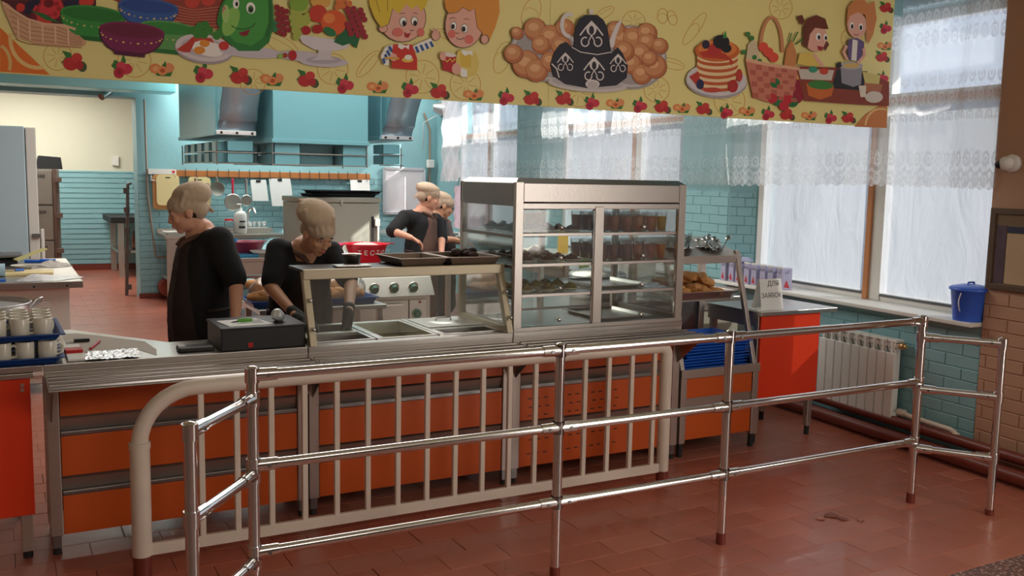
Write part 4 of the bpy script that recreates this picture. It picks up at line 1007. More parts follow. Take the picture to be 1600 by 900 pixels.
# glasses of juice
JU = {'orange': filmmat('orange_juice', s(255, 170, 60), .1), 'amber': filmmat('amber_juice', s(244, 150, 84), .1), 'red-brown': filmmat('berry_juice', s(206, 112, 90), .1), 'yellow': filmmat('yellow_juice', s(255, 214, 70), .15)}
jp = {}
for c, m in JU.items():
    t = thing('juice_glass', '', 'glass', (0, 0, 0))
    gl = MB().use(CUPG).lathe([(0, 0), (.026, 0), (.034, .112)], n=18).build('glass', parent=t, local=True)
    ju = MB().use(m).lathe([(0, .005), (.0245, .005), (.0305, .088), (0, .088)], n=18).build('juice', parent=t, local=True)
    jp[c] = [t, [(gl, []), (ju, [])], False]
def juice(x, y, z, c, lab, sc_=1):
    p = jp[c]
    if not p[2]: t = p[0]; t.location = (x, y, z); t['label'] = lab; p[2] = True
    else: t = copies(p[0], p[1], (x, y, z), label=lab)
    t.scale = (sc_, sc_, sc_); t['group'] = 'juice glasses in the display case'
ordn = ('first', 'second', 'third', 'fourth', 'fifth', 'sixth')
for zi, cols in ((0, ('red-brown', 'amber', 'amber', 'orange', 'orange', 'yellow')), (1, ('red-brown', 'red-brown', 'red-brown', 'amber', 'amber', 'orange'))):
    for i in range(6):
        for j in range(4):
            c = cols[min(5, i+(j > 2))]
            juice(3.035+i*.086, 4.50+j*.092+(.01 if i % 2 else 0), SHZ[zi]-.003, c, 'glass of %s juice, %s shelf at right, %s from left, %s' % (c, ('top', 'second')[zi], ordn[i], ('front row', 'second row', 'third row', 'back row')[j]))
for i in range(2):
    for j in range(2):
        juice(2.80+i*.08, 4.93+j*.085, SHZ[0]-.003, 'orange', 'orange juice glass behind the beet salads, top left shelf, %s column, %s row' % (('left', 'right')[i], ('front', 'back')[j]))
for i, (x, z) in enumerate(((3.26, .858), (3.24, SHZ[2]-.004))):
    t = tray_mesh(.36, .40, .018, STEEL, .012).build('steel_tray', local=True); t.location = (x, 4.76, z)
    tag(t, ('empty steel tray on the floor of the display case at right', 'empty steel tray on the third right shelf of the display case')[i], 'tray')
# ================= CUTLERY AND TRAY STAND =================
st = thing('cutlery_stand', 'steel stand with cutlery on its top shelf, bread in the middle and blue trays below', 'stand', (3.89, 4.7, 0))
def sp(name, m, *bx, bev=.003, parent=None):
    q = MB().use(m)
    for c in bx: q.box(*c)
    return q.build(name, parent=parent or st, bev=bev)
SX0, SX1 = 3.585, 4.205
for x in (SX0, SX1-.045):
    q = MB().use(STEEL_M)
    def lean(y0, z0, y1, z1, w=.045, d=.045):
        return [(x,y0,z0),(x+w,y0,z0),(x+w,y0+d,z0),(x,y0+d,z0),(x,y1,z1),(x+w,y1,z1),(x+w,y1+d,z1),(x,y1+d,z1)]
    q.add(lean(4.405, .50, 4.625, 1.245, w=.03, d=.03), [(0,3,2,1),(4,5,6,7),(0,1,5,4),(1,2,6,5),(2,3,7,6),(3,0,4,7)]); q.build('leaning_side', parent=st, bev=.003)
    sp('rear_post', STEEL_M, (x, x+.045, 4.96, 5.0, .03, 1.30)); sp('front_leg', STEEL_M, (x, x+.045, 4.41, 4.455, .085, .50))
    MB().use(RUBBER).cyl((x+.022, 4.432, 0), (x+.022, 4.432, .085), .018, n=10).build('foot', parent=st)
    MB().use(RUBBER).cyl((x+.022, 4.98, 0), (x+.022, 4.98, .085), .018, n=10).build('foot', parent=st)
for z0, z1 in ((.105, .275), (.365, .487)): sp('front_panel', ORANGE, (SX0+.05, SX1-.05, 4.417, 4.432, z0, z1), bev=.002)
sp('steel_strip', STEEL_M, (SX0+.045, SX1-.045, 4.43, 4.44, .278, .362)); sp('strip_lip', STEEL, (SX0+.045, SX1-.045, 4.41, 4.44, .278, .292))
sp('tray_shelf', STEEL_D, (SX0, SX1, 4.43, 4.98, .492, .500)); sp('tray_shelf_lip', STEEL_M, (SX0-.004, SX1+.004, 4.402, 4.43, .490, .545))
sp('bread_shelf', STEEL_M, (SX0+.01, SX1-.01, 4.60, 5.0, .930, .940)); sp('rear_sheet', STEEL_D, (SX0, SX1, 4.985, 4.992, .1, .9))
sp('side_sheet', STEEL_D, (SX1-.012, SX1-.006, 4.45, 4.98, .1, .62))
# sloping cutlery tray with round bowls let into it
q = MB().use(STEEL_M)
q.add([(SX0, 4.615, 1.215), (SX1, 4.615, 1.215), (SX1, 4.96, 1.315), (SX0, 4.96, 1.315), (SX0, 4.615, 1.165), (SX1, 4.615, 1.165), (SX1, 4.96, 1.29), (SX0, 4.96, 1.29)], [(0,1,2,3),(7,6,5,4),(0,4,5,1),(1,5,6,2),(2,6,7,3),(3,7,4,0)])
q.build('cutlery_shelf', parent=st, bev=.003)
for x in (3.80, 4.05):
    MB().use(CHROME).lathe([(.095, .012), (.10, .014), (.105, .010), (.095, .008)], (x, 4.76, 1.252), 24).build('shelf_ring', parent=st)
fork = thing('fork', '', 'cutlery', (0, 0, 0))
CUTL = mat('cutlery_steel', (.42, .40, .38), .22, 1)
q = MB().use(CUTL).box(-.005, .005, -.10, .02, -.001, .001).box(-.010, .010, .02, .045, -.001, .001)
for k in range(4): q.box(-.010+k*.0058, -.0075+k*.0058, .045, .095, -.001, .001)
fk = q.build('fork_body', parent=fork, local=True)
spoon = thing('spoon', '', 'cutlery', (0, 0, 0))
q = MB().use(CUTL).box(-.004, .004, -.11, .04, -.001, .001).ell((0, .072, 0), (.020, .034, .007), 14, 8)
sk = q.build('spoon_body', parent=spoon, local=True)
rg = random.Random(21)
first = {0: True, 1: True}; cl = (('forks heaped in the left bowl of the cutlery shelf', 'forks heaped in the left bowl'), ('spoons lying in the right bowl of the cutlery shelf', 'spoons in the right bowl'))
for k, (n, cx) in enumerate(((30, 3.79), (16, 4.05))):
    for i in range(n):
        pr, ch = ((fork, fk), (spoon, sk))[k if rg.random() < 2 else k]
        loc = (cx+rg.uniform(-.10, .08), 4.74+rg.uniform(-.06, .06), 1.272+rg.uniform(0, .035)*(1 if k == 0 else .4)+i*.0005)
        rot = (rg.uniform(.15, .5), rg.uniform(-.15, .15), rg.uniform(-.95, -.35))
        if first[k]: t = pr; t.location = loc; t.rotation_euler = rot; first[k] = False
        else: t = copies(pr, [(ch, [])], loc, rot=rot)
        t['label'] = ('steel fork in the heap in the left part of the sloping cutlery shelf', 'steel spoon in the small heap at the right of the sloping cutlery shelf')[k]; t['group'] = cl[k][1]
# bread tray with rolls
t = tray_mesh(.50, .36, .052, STEEL, .012).build('bread_tray', local=True, bev=.002); t.location = (3.89, 4.77, .940)
tag(t, 'steel tray of bread slices and rolls on the middle shelf of the stand', 'tray')
roll0 = None
def rollmesh(l, r, sl):
    q = MB().use(BREAD); n = 12; pts = [(-.5, .55), (-.42, .85), (-.2, 1.), (.1, 1.04), (.35, .95), (.5, .5)]
    vs = []
    for a, k in pts:
        for j in range(n):
            t_ = 2*PI*j/n; vs.append((a*l, math.cos(t_)*r*k, max(-.55, math.sin(t_))*r*k*sl))
    return q.add(vs, [(i*n+j, (i+1)*n+j, (i+1)*n+(j+1) % n, i*n+(j+1) % n) for i in range(len(pts)-1) for j in range(n)], True).add(vs[:n], [tuple(range(n))]).add(vs[-n:], [tuple(range(n-1, -1, -1))])
rm = [rollmesh(.125, .034, .9).rawmesh('bread_roll'), rollmesh(.14, .028, .8).rawmesh('bread_stick'), rollmesh(.10, .040, .55).rawmesh('bread_slice')]
rg = random.Random(4)
for i in range(40):
    lay = 0 if i < 15 else (1 if i < 27 else (2 if i < 35 else 3))
    nm = rm[i % 3]; o = bpy.data.objects.new(('bread_roll', 'bread_stick', 'bread_slice')[i % 3], nm); COL.objects.link(o)
    sx = .20-.03*lay
    o.location = (3.87+rg.uniform(-sx, sx*.9), 4.76+rg.uniform(-.12, .10), .970+lay*.034+rg.uniform(0, .008))
    o.rotation_euler = (rg.uniform(-.3, .3), rg.uniform(-.35, .35), rg.uniform(-1.5, 1.5))
    tag(o, ('short rounded baked roll in the heap on the bread tray', 'long thin baked stick in the heap on the bread tray', 'flat baked piece in the heap on the bread tray')[i % 3].replace('in the heap', ('in the lowest layer', 'in the second layer', 'in the third layer', 'on top of the heap')[lay]), 'bread', ('rolls on the bread tray', 'sticks on the bread tray', 'flat pieces on the bread tray')[i % 3])
# stack of blue trays
me = tray_mesh(.50, .36, .022, BLUE, .014)
t0 = me.build('blue_tray', local=True, bev=.002)
on_ = ('lowest', 'second', 'third', 'fourth', 'fifth', 'sixth', 'seventh', 'eighth', 'ninth', 'tenth', 'topmost')
for i in range(11):
    t = t0 if i == 0 else t0.copy()
    if i: COL.objects.link(t)
    t.location = (3.885+rg.uniform(-.006, .006)+i*.004, 4.65+rg.uniform(-.006, .006), .501+i*.0185); t.rotation_euler = (0, 0, rg.uniform(-.03, .03))
    tag(t, 'blue plastic tray, %s in the stack on the lower shelf of the stand' % (on_[i] if i in (0, 10) else on_[i]+' from below'), 'tray', 'stacked blue trays')

# ================= RED TABLE AT THE WINDOW =================
rt = thing('red_table', 'steel topped table with a red front panel between the stand and the radiator', 'table', (4.55, 4.7, 0))
sp('table_top', STEEL, (4.225, 4.905, 4.435, 4.96, .835, .862), parent=rt); 
sp('front_panel', RED, (4.245, 4.765, 4.452, 4.468, .245, .832), parent=rt, bev=.002)
for x in (4.235, 4.715):
    for y in (4.47, 4.90):
        sp('leg', STEEL_M, (x, x+.04, y, y+.04, .06, .835), parent=rt)
        MB().use(RUBBER).cyl((x+.02, y+.02, 0), (x+.02, y+.02, .06), .017, n=10).build('foot', parent=rt)
sp('side_apron', STEEL_M, (4.228, 4.235, 4.46, 4.95, .76, .835), parent=rt)
# steel work table behind the stand, cream panel front
bt = thing('steel_side_table', 'steel topped cupboard with cream doors behind the cutlery stand', 'cupboard', (3.7, 5.4, 0))
sp('worktop', STEEL, (2.9, 4.72, 5.16, 5.75, .83, .862), parent=bt); sp('side_apron', STEEL_M, (2.9, 4.72, 5.165, 5.18, .77, .83), parent=bt)
for k in range(3): sp('door', CREAM, (2.93+k*.6, 3.51+k*.6, 5.18, 5.20, .12, .765), parent=bt)
sp('carcass', WHITE, (2.92, 4.70, 5.20, 5.72, .1, .80), parent=bt)
q = MB().use(STEEL)
for x in (2.95, 4.67): q.box(x-.02, x+.02, 5.2, 5.24, 0, .1).box(x-.02, x+.02, 5.68, 5.72, 0, .1)
q.build('feet', parent=bt)
# paper sign
sg2 = thing('paper_sign', 'white paper sign reading ДЛЯ ЗАЯВОК standing on the red table', 'sign', (4.40, 4.52, .862))
sM = Matrix.Translation((4.385, 4.52, .9625)) @ Matrix.Rotation(math.radians(90-9), 4, 'X')
q = MB().use(PAPER); q.M = sM; q.box(-.095, .095, -.10, .10, -.0008, 0); q.build('sheet', parent=sg2)
q = MB().use(PAPER); q.M = Matrix.Translation((4.385, 4.575, .9625)) @ Matrix.Rotation(math.radians(90+14), 4, 'X'); q.box(-.095, .095, -.098, .10, -.0008, 0); q.build('rear_flap', parent=sg2)
INK = mat('black_ink', (.05, .05, .055), .7)
textmesh('lettering', 'ДЛЯ', .046, sM @ Matrix.Translation((.02, .068, .0004)), INK, sg2); textmesh('lettering', 'ЗАЯВОК', .044, sM @ Matrix.Translation((0, -.008, .0004)), INK, sg2)
tag(MB().use(PAPER).box(4.255, 4.33, 4.50, 4.60, .862, .868).build('folded_paper'), 'small pile of paper slips behind the paper sign on the red table', 'paper')
# lilac cartons on the sill
def carton(s_, txt, lab, x=-.045, wd=.062, h=.165, rz=0, ly=.10):
    base = WM @ Matrix.Translation((x, s_, SZ+.029)) @ Matrix.Rotation(rz, 4, 'Z')
    t = thing('carton', lab, 'carton', tuple(base.translation), 0, None)
    q = MB().use(LILAC); q.M = base; q.box(-ly/2, ly/2, -wd/2, wd/2, 0, h); cb = q.build('box', parent=t, bev=.002)
    q = MB().use(WHITE); q.M = base; q.box(-ly/2, -ly/2+.012, -wd/2+.001, wd/2-.001, h, h+.012); q.build('top_flap', parent=t)
    Mf = base @ Matrix(((1,0,0,0),(0,0,1,-wd/2-.0006),(0,1,0,0),(0,0,0,1)))
    q = MB().use(mat('carton_red', s(186, 52, 60), .5)); q.M = base
    q.add([(-.03, -wd/2-.0008, .02), (.03, -wd/2-.0008, .012), (-.005, -wd/2-.0008, .075)], [(0,1,2)]).add([(-ly/2-.0008, .02, .02), (-ly/2-.0008, -.02, .012), (-ly/2-.0008, .002, .075)], [(0,1,2)])
    q.build('printed_triangle', parent=cb, fix=False)
    A = base @ Matrix(((0,0,-1,-ly/2-.001),(-1,0,0,0),(0,1,0,h*.80),(0,0,0,1)))
    textmesh('lettering', txt, .034, A, INK, cb, extrude=.0002)
    B = base @ Matrix(((1,0,0,0),(0,0,-1,-wd/2-.001),(0,1,0,h*.80),(0,0,0,1)))
    textmesh('lettering', txt, .034, B, INK, cb, extrude=.0002)
ct = ('3-А', '3-Б', '3-В', '4-Б', '2-Б', '4-А', '2-А', '1-Г')
for i, c in enumerate(ct): carton(2.50-i*.098, c, 'lilac class carton marked %s, %s in the row on the window sill' % (c, ('farthest', 'second farthest', 'third farthest', 'fourth farthest', 'fourth nearest', 'third nearest', 'second nearest', 'nearest')[i]), x=-.05+(i % 2)*.006, rz=.0)
for i in range(3):
    q = MB().use(LILAC); q.M = WM @ Matrix.Translation((-.04, 2.34+.04*i, SZ+.205+.008*i)) @ Matrix.Rotation(.3*i-.2, 4, 'Z')
    q.box(-.06, .06, -.09, .09, 0, .007); tag(q.build('flat_carton'), ('lowest', 'middle', 'upper')[i]+' flat lilac carton piece lying on top of the row of cartons', 'carton', 'flat carton pieces')
# blue bucket
bk = thing('blue_bucket', 'blue plastic bucket with lid at the near end of the window sill', 'bucket', tuple(W(-.02, .17, SZ+.028)))
c0 = W(-.02, .17, SZ+.028)
MB().use(BUCKET).lathe([(0, 0), (.088, 0), (.090, .004), (.112, .185), (.118, .187), (.118, .195), (.110, .196)], c0, 28).build('body', parent=bk)
MB().use(BUCKET).lathe([(.122, .188), (.123, .200), (.112, .208), (.05, .222), (.0, .224)], c0, 28).build('lid', parent=bk)
MB().use(BUCKET).tube([c0+Vector((-.03, 0, .222)), c0+Vector((-.025, 0, .234)), c0+Vector((.025, 0, .234)), c0+Vector((.03, 0, .222))], .006, 8).build('lid_grip', parent=bk)
MB().use(WHITE).tube([c0+WM.to_3x3() @ Vector((-.03+.0*i, .112+.02*math.sin(PI*i/8), .17-.10*i/8)) if False else c0+Vector((-.116-.018*math.sin(PI*i/8), -.02, .175-.11*i/8)) for i in range(9)], .0035, 6).build('handle', parent=bk)
# radiator
rad = thing('radiator', 'white sectional radiator under the window sill', 'radiator', tuple(W(-.08, .97, .13)))
ns = 9; r0, r1 = .62, 1.32; wsec = (r1-r0)/ns
RADM = mat('radiator_enamel', s(232, 230, 224), .32)
for i in range(ns):
    a = r0+i*wsec; q = MB().use(RADM); q.M = WM
    q.box(-.125, -.108, a+.004, a+wsec-.004, .135, .585)
    q.box(-.118, -.045, a+.028, a+wsec-.028, .15, .66)
    q.box(-.118, -.040, a+.004, a+wsec-.002, .655, .672)
    q.box(-.105, -.060, a, a+wsec, .62, .65).box(-.105, -.060, a, a+wsec, .16, .19)
    o = q.build('section', parent=rad, bev=.004)
    q = MB().use(RADM); q.M = WM
    for k in range(3): q.tube([(-.11, a+.01+k*.024, .59), (-.117, a+.018+k*.022, .62), (-.112, a+.014+k*.024, .655)], .0035, 6)
    q.build('grille_fin', parent=rad)
q = MB().use(BRASS := mat('brass_valve', s(196, 160, 110), .35, .6)); q.M = WM; q.cyl((-.082, r0, .635), (-.082, r0-.03, .635), .022).cyl((-.082, r0-.03, .635), (-.082, r0-.05, .635), .012); q.build('valve_cap', parent=rad)
# framed notice on the pier and the dome camera above it
nb_ = thing('notice_board', 'dark brown framed notice board on the beige pier at the right edge', 'notice board', tuple(W(-.03, -.2, 1.08)))
q = MB().use(mat('dark_brown_frame', s(92, 72, 54), .5, var=.1)); q.M = WM; q.box(-.045, -.022, -.75, .055, 1.08, 1.115).box(-.045, -.022, -.75, .055, 1.525, 1.56).box(-.045, -.022, .02, .055, 1.115, 1.525).box(-.045, -.022, -.75, -.715, 1.115, 1.525); q.build('frame', parent=nb_, bev=.003)
q = MB().use(mat('board_back', s(120, 100, 76), .7, var=.15)); q.M = WM; q.box(-.034, -.023, -.715, .02, 1.115, 1.525); q.build('backing', parent=nb_)
q = MB().use(mat('poster_purple', s(84, 66, 78), .6, var=.5, vscale=22)); q.M = WM; q.box(-.036, -.0345, -.055, .012, 1.12, 1.46); q.build('poster', parent=nb_)['label'] = 'narrow purple poster'
q = MB().use(mat('poster_navy', s(40, 44, 72), .6)); q.M = WM; q.box(-.037, -.0345, -.7, -.062, 1.42, 1.455); q.build('poster_heading', parent=nb_)
q = MB().use(mat('poster_tan', s(186, 160, 128), .6, var=.12, vscale=12)); q.M = WM; q.box(-.037, -.0345, -.7, -.062, 1.12, 1.415); q.build('poster', parent=nb_)['label'] = 'tan poster'
cm = thing('dome_camera', 'white dome security camera on the beige pier near the top right', 'camera', tuple(W(-.06, -.06, 1.82)))
q = MB().use(WHITE); q.M = WM @ Matrix.Translation((-.02, -.055, 1.82)) @ Matrix.Rotation(-PI/2, 4, 'Y'); q.lathe([(0, 0), (.05, 0), (.052, .02), (.046, .035), (.0, .036)], n=24); q.build('base', parent=cm)
q = MB().use(WHITE); q.M = WM; q.ell((-.065, -.04, 1.82), .040, 20, 14); cb = q.build('ball', parent=cm)
q = MB().use(BLACK); q.M = WM @ Matrix.Translation((-.083, -.008, 1.812)) @ Matrix.Rotation(math.radians(-118), 4, 'X'); q.cyl((0, 0, -.012), (0, 0, .012), .022, n=18); q.build('lens', parent=cb)

# ================= ON THE LEFT COUNTER =================
Z = .85
reg = thing('cash_box', 'large black cash box on the steel counter left of the food pans', 'cash box', (1.08, 4.58, Z))
GB = mat('black_painted_metal', (.022, .023, .024), .42, bump=.03)
MB().use(GB).box(.882, 1.283, 4.432, 4.76, Z, .952).build('body', parent=reg, bev=.006)
MB().use(GB).box(.878, 1.286, 4.428, 4.765, .948, .960).build('top', parent=reg, bev=.004)
MB().use(mat('red_badge', s(190, 30, 36), .4)).box(1.006, 1.028, 4.4295, 4.433, .862, .884).build('red_square', parent=reg)
tr_ = thing('card_terminal', 'low black card terminal in front of the cash box', 'terminal', (.78, 4.53, Z))
MB().use(BLACK).box(.70, .86, 4.47, 4.56, Z, .873).build('body', parent=tr_, bev=.006); MB().use(STEEL).box(.705, .735, 4.50, 4.56, .873, .876).build('screen', parent=tr_)
q = MB().use(PAPER).add([(.905, 4.655, .9605), (.93, 4.46, .9605), (1.14, 4.475, .9605), (1.10, 4.68, .9605), (.905, 4.655, .9625), (.93, 4.46, .9625), (1.14, 4.475, .9625), (1.10, 4.68, .9625)], [(0,3,2,1),(4,5,6,7),(0,1,5,4),(1,2,6,5),(2,3,7,6),(3,0,4,7)])
pp = q.build('printed_paper'); tag(pp, 'printed paper sheets lying on the black cash box', 'paper')
q = MB().use(INK)
for k in range(9): q.box(1.05-.01*k*0, 1.11-.004*(k % 3), 4.52+k*.014, 4.524+k*.014, .9626, .9629)
q.build('printed_lines', parent=pp)
pn = thing('green_pen', 'green pen lying on the paper on the cash box', 'pen', (1.0, 4.55, .963))
MB().use(mat('green_plastic', s(90, 160, 50), .4)).tube([(.985, 4.555, .972), (1.0, 4.556, .975), (1.04, 4.558, .975), (1.055, 4.558, .972)], [.006, .010, .010, .006], 10).build('barrel', parent=pn)
MB().use(BLACK).cyl((.955, 4.553, .968), (.985, 4.555, .970), .0025, .004, 8).build('tip', parent=pn)
cu = MB().use(mat('crinkled_foil_roll', (.62, .64, .64), .38, .5, .9, 50)).lathe([(0, -.032), (.026, -.032), (.030, -.02), (.028, 0), (.031, .02), (.022, .036), (.012, .038), (0, .036)], n=14)
o = cu.build('foil_roll', local=True); o.location = (1.178, 4.55, .990); o.rotation_euler = (1.25, 0, -.45); tag(o, 'small crinkled roll of foil standing tilted on the black cash box', 'foil roll')
fo = MB().use(FOIL); rg = random.Random(2); nx, ny = 22, 12; vs = []
for i in range(nx+1):
    for j in range(ny+1):
        u_, v_ = i/nx, j/ny; vs.append((.30+.225*u_+.02*v_, 4.425+.21*v_+.006*rg.uniform(-1, 1)*(j in (0, ny)), Z+.003+rg.uniform(0, .006)))
fo.add(vs, [(i*(ny+1)+j, (i+1)*(ny+1)+j, (i+1)*(ny+1)+j+1, i*(ny+1)+j+1) for i in range(nx) for j in range(ny)])
tag(fo.build('foil_sheet', fix=False), 'crumpled sheet of silver foil on the steel counter', 'foil')
KR = mat('matt_grey_mat', s(176, 164, 150), .6, var=.05)
tag(MB().use(KR).prism([(.26, 4.66), (.54, 4.64), (.60, 4.45), (.62, 4.60), (.60, 4.84), (.45, 5.05), (.32, 5.22), (.25, 5.22)], .0012, Matrix(((1,0,0,0),(0,0,1,0),(0,-1,0,Z+.0016),(0,0,0,1)))).build('plastic_sheet'), 'thin greyish plastic sheet spread on the left counter behind the foil', 'sheet')
bx = thing('red_white_box', 'flat white and red box beside the mug trays', 'box', (.25, 4.6, Z))
MB().use(WHITE).box(.235, .305, 4.44, 4.83, Z+.0015, .862).build('body', parent=bx, bev=.002); MB().use(mat('box_red', s(186, 30, 34), .4)).box(.234, .306, 4.585, 4.665, Z+.0012, .876).build('red_band', parent=bx, bev=.002)
tag(MB().use(mat('red_marker', s(186, 36, 60), .4)).cyl((.345, 4.70, .858), (.40, 4.88, .860), .006, n=8).build('red_marker'), 'red marker lying on the counter behind the foil', 'marker')
kn = thing('black_knife', 'black handled blade lying behind the red and white box', 'knife', (.30, 4.93, Z))
MB().use(BLACK).box(.29, .36, 4.925, 4.95, .853, .868).build('handle', parent=kn, bev=.003); MB().use(STEEL).prism([(.19, .0), (.29, -.006), (.29, .012)], .0015, Matrix(((1,0,0,0),(0,0,1,4.935),(0,-1,0,.862),(0,0,0,1)))).build('blade', parent=kn)
# trays of mugs
for z, lab, r_ in ((.851, 'lower navy blue tray under the stacked cream mugs', .0), (.951, 'upper navy blue tray carrying three rows of cream mugs', .02)):
    t = tray_mesh(.48, .46, .028, BLUE_D, .014).build('mug_tray', local=True, bev=.002); t.location = (-.03, 4.66, z); t.rotation_euler = (0, 0, r_); tag(t, lab, 'tray')
mug = thing('mug', '', 'mug', (0, 0, 0))
mb_ = MB().use(MUG).lathe([(0, 0), (.034, 0), (.037, .004), (.038, .084), (.0365, .087), (.035, .084), (.034, .008), (0, .007)], n=24).build('body', parent=mug, local=True)
mh = MB().use(MUG).tube([(.036, 0, .068), (.052, 0, .072), (.064, 0, .060), (.065, 0, .040), (.056, 0, .022), (.036, 0, .020)], [.006]*6, 8).build('handle', parent=mug, local=True)
fst = True; rg = random.Random(12)
rows = ('front row', 'second row', 'third row', 'fourth row'); colsn = ('rightmost', 'second from the right', 'third from the right', 'fourth from the right', 'fifth from the right')
for lv, z in ((0, .856), (1, .956)):
    for j in range(4):
        for i in range(5):
            x = .150-i*.088+(-.005 if lv else .01); y = 4.50+j*.092
            a = rg.uniform(-.6, .9) if j else (.3, PI-.15, -.25, PI-.2, .1)[i] if lv == 0 else rg.uniform(-.2, 1.4)
            if lv == 1 and i == 0: a = .9
            lab = 'cream mug on the %s blue tray, %s in the %s' % (('lower', 'upper')[lv], colsn[i], rows[j])
            if fst: t = mug; t.location = (x, y, z); t.rotation_euler = (0, 0, a); t['label'] = lab; fst = False
            else: t = copies(mug, [(mb_, []), (mh, [])], (x, y, z), a, lab)
            t['group'] = 'mugs on the blue trays'
# big pot behind the mugs
pot = thing('aluminium_pot', 'large dull aluminium pot behind the mugs at the left edge', 'pot', (-.13, 5.30, Z))
MB().use(ALU).lathe([(0, 0), (.23, 0), (.245, .015), (.25, .165), (.256, .17), (.25, .174), (.244, .165), (.238, .02), (0, .012)], (-.13, 5.27, Z+.0), 40).build('body', parent=pot)
MB().use(ALU).lathe([(.236, .150), (.18, .156), (0, .160)], (-.13, 5.27, Z), 40).build('contents', parent=pot)
MB().use(ALU).tube([(.10, 5.21, Z+.13), (.14, 5.20, Z+.185), (.17, 5.22, Z+.19), (.175, 5.27, Z+.17), (.15, 5.31, Z+.15), (.115, 5.32, Z+.13)], .006, 8).build('handle', parent=pot)
# ================= KITCHEN =================
def mk(parent, name, m, *bx, bev=.003):
    q = MB().use(m)
    for c in bx: q.box(*c)
    return q.build(name, parent=parent, bev=bev)
# white fronted work table on the left
lt = thing('work_table', 'steel topped work table with white painted front at the left', 'table', (-.3, 8.7, 0))
mk(lt, 'table_top', STEEL, (-1.6, .53, 7.70, 9.75, .80, .85)); mk(lt, 'front_sheet', WHITE, (-1.6, .44, 7.78, 7.80, .08, .79)); mk(lt, 'side_sheet', WHITE, (.42, .44, 7.80, 9.65, .08, .79))
for a in (-1.55, -.6): mk(lt, 'door', WHITE, (a, a+.90, 7.762, 7.779, .14, .70))
for x, y in ((.39, 7.80), (.39, 9.6), (-1.55, 7.8), (-1.55, 9.6)): mk(lt, 'foot', RUBBER, (x, x+.04, y, y+.04, 0, .085))
for x in (-.05, .2, .42): MB().use(BLACK).cyl((x, 7.694, .82), (x, 7.702, .82), .008, n=8).build('bolt', parent=lt)
T = .851
sc_ = thing('kitchen_scale', 'dark flat kitchen scale near the back of the white fronted table', 'scale', (-.05, 9.3, T))
mk(sc_, 'base', BLACKM, (-.30, .12, 9.15, 9.45, T, T+.045)); mk(sc_, 'plate', STEEL_D, (-.34, .16, 9.10, 9.5, T+.07, T+.088)); mk(sc_, 'support', BLACKM, (-.12, -.08, 9.28, 9.32, T+.045, T+.07)); mk(sc_, 'support', BLACKM, (.04, .08, 9.28, 9.32, T+.045, T+.07))
q = MB().use(mat('yellow_plastic_wrap', s(206, 196, 130), .4)).box(.0, .26, -.05, .05, -.005, .005).build('yellow_packet', local=True); q.location = (.10, 8.95, T+.06); q.rotation_euler = (0, -.35, .3); tag(q, 'yellow and white packet leaning on the white dish', 'packet')
q = MB().use(MUG).lathe([(0, 0), (.05, 0), (.10, .035), (.104, .036), (.05, .006), (0, .006)], (.16, 8.75, T), 24); tag(q.build('white_dish'), 'white dish on the left work table', 'dish')
q = MB().use(BOARDM).box(-.22, .22, -.14, .14, 0, .022).build('chopping_board', local=True, bev=.004); q.location = (.14, 8.35, T); q.rotation_euler = (0, 0, -.05); tag(q, 'pale chopping board lying on the left work table', 'board')
q = MB().use(mat('blue_white_roll', s(170, 200, 216), .5, var=.1)).cyl((-.42, 8.2, T+.05), (.02, 8.2, T+.05), .05, n=18); tag(q.build('paper_roll'), 'pale blue paper roll lying at the left edge of the work table', 'roll')
kf = thing('kitchen_knife', 'knife with blue handle on the pale chopping board', 'knife', (.10, 8.3, T+.022)); MB().use(BLUE).cyl((.09, 8.3, T+.036), (.15, 8.33, T+.036), .009, n=8).build('handle', parent=kf); mk(kf, 'blade', BLACKM, (.02, .09, 8.285, 8.31, T+.03, T+.033), bev=0)
tag(MB().use(BLUE).cyl((.30, 9.35, T+.016), (.42, 9.30, T+.016), .016, n=10).cyl((.18, 9.4, T+.01), (.30, 9.35, T+.01), .012, n=8).build('blue_handled_tool'), 'tool with a thick blue handle near the back corner of the left work table', 'tool')
tag(MB().use(FOIL).add([(.06, 7.76, T+.002), (.36, 7.74, T+.002), (.56, 7.95, T+.004), (.30, 8.05, T+.012), (.20, 7.95, T+.04), (.34, 7.92, T+.03)], [(0,1,4), (1,5,4), (1,2,5), (2,3,5), (3,4,5), (0,4,3)]).build('foil_wrap', fix=False), 'folded foil sheet at the near right corner of the left work table', 'foil')
hp_ = heap(.11, .05, 8, mat('grey_white_rag', s(190, 184, 176), .8)); o = hp_.build('cloth', local=True); o.location = (.38, 8.95, T); o.scale = (1.4, .7, 1); tag(o, 'crumpled pale cloth on the left work table', 'cloth')
tag(MB().use(BLUE).box(-.03, .02, 7.84, 7.90, T, T+.012).build('blue_clip'), 'small bright blue clip on the front of the left work table', 'clip')
# refrigerator
fr = thing('refrigerator', 'tall pale blue refrigerator at the left edge behind the work table', 'refrigerator', (-.2, 10.6, 0))
mk(fr, 'body', FRIDGE, (-.75, .32, 10.25, 10.95, .05, 2.07), bev=.01); fd_ = mk(fr, 'door', FRIDGE, (-.75, .235, 10.18, 10.245, .08, 2.08), bev=.012); mk(fr, 'door_edge', WHITE, (.24, .33, 10.18, 10.245, .08, 2.07), bev=.008)
mk(fd_, 'handle', STEEL_D, (.27, .34, 10.15, 10.18, 1.02, 1.06)); mk(fr, 'seal', BLACK, (.232, .242, 10.20, 10.25, .1, 2.05), bev=0)
mk(fr, 'towel', WHITE, (.345, .375, 10.25, 10.30, .55, 1.10), bev=.01)
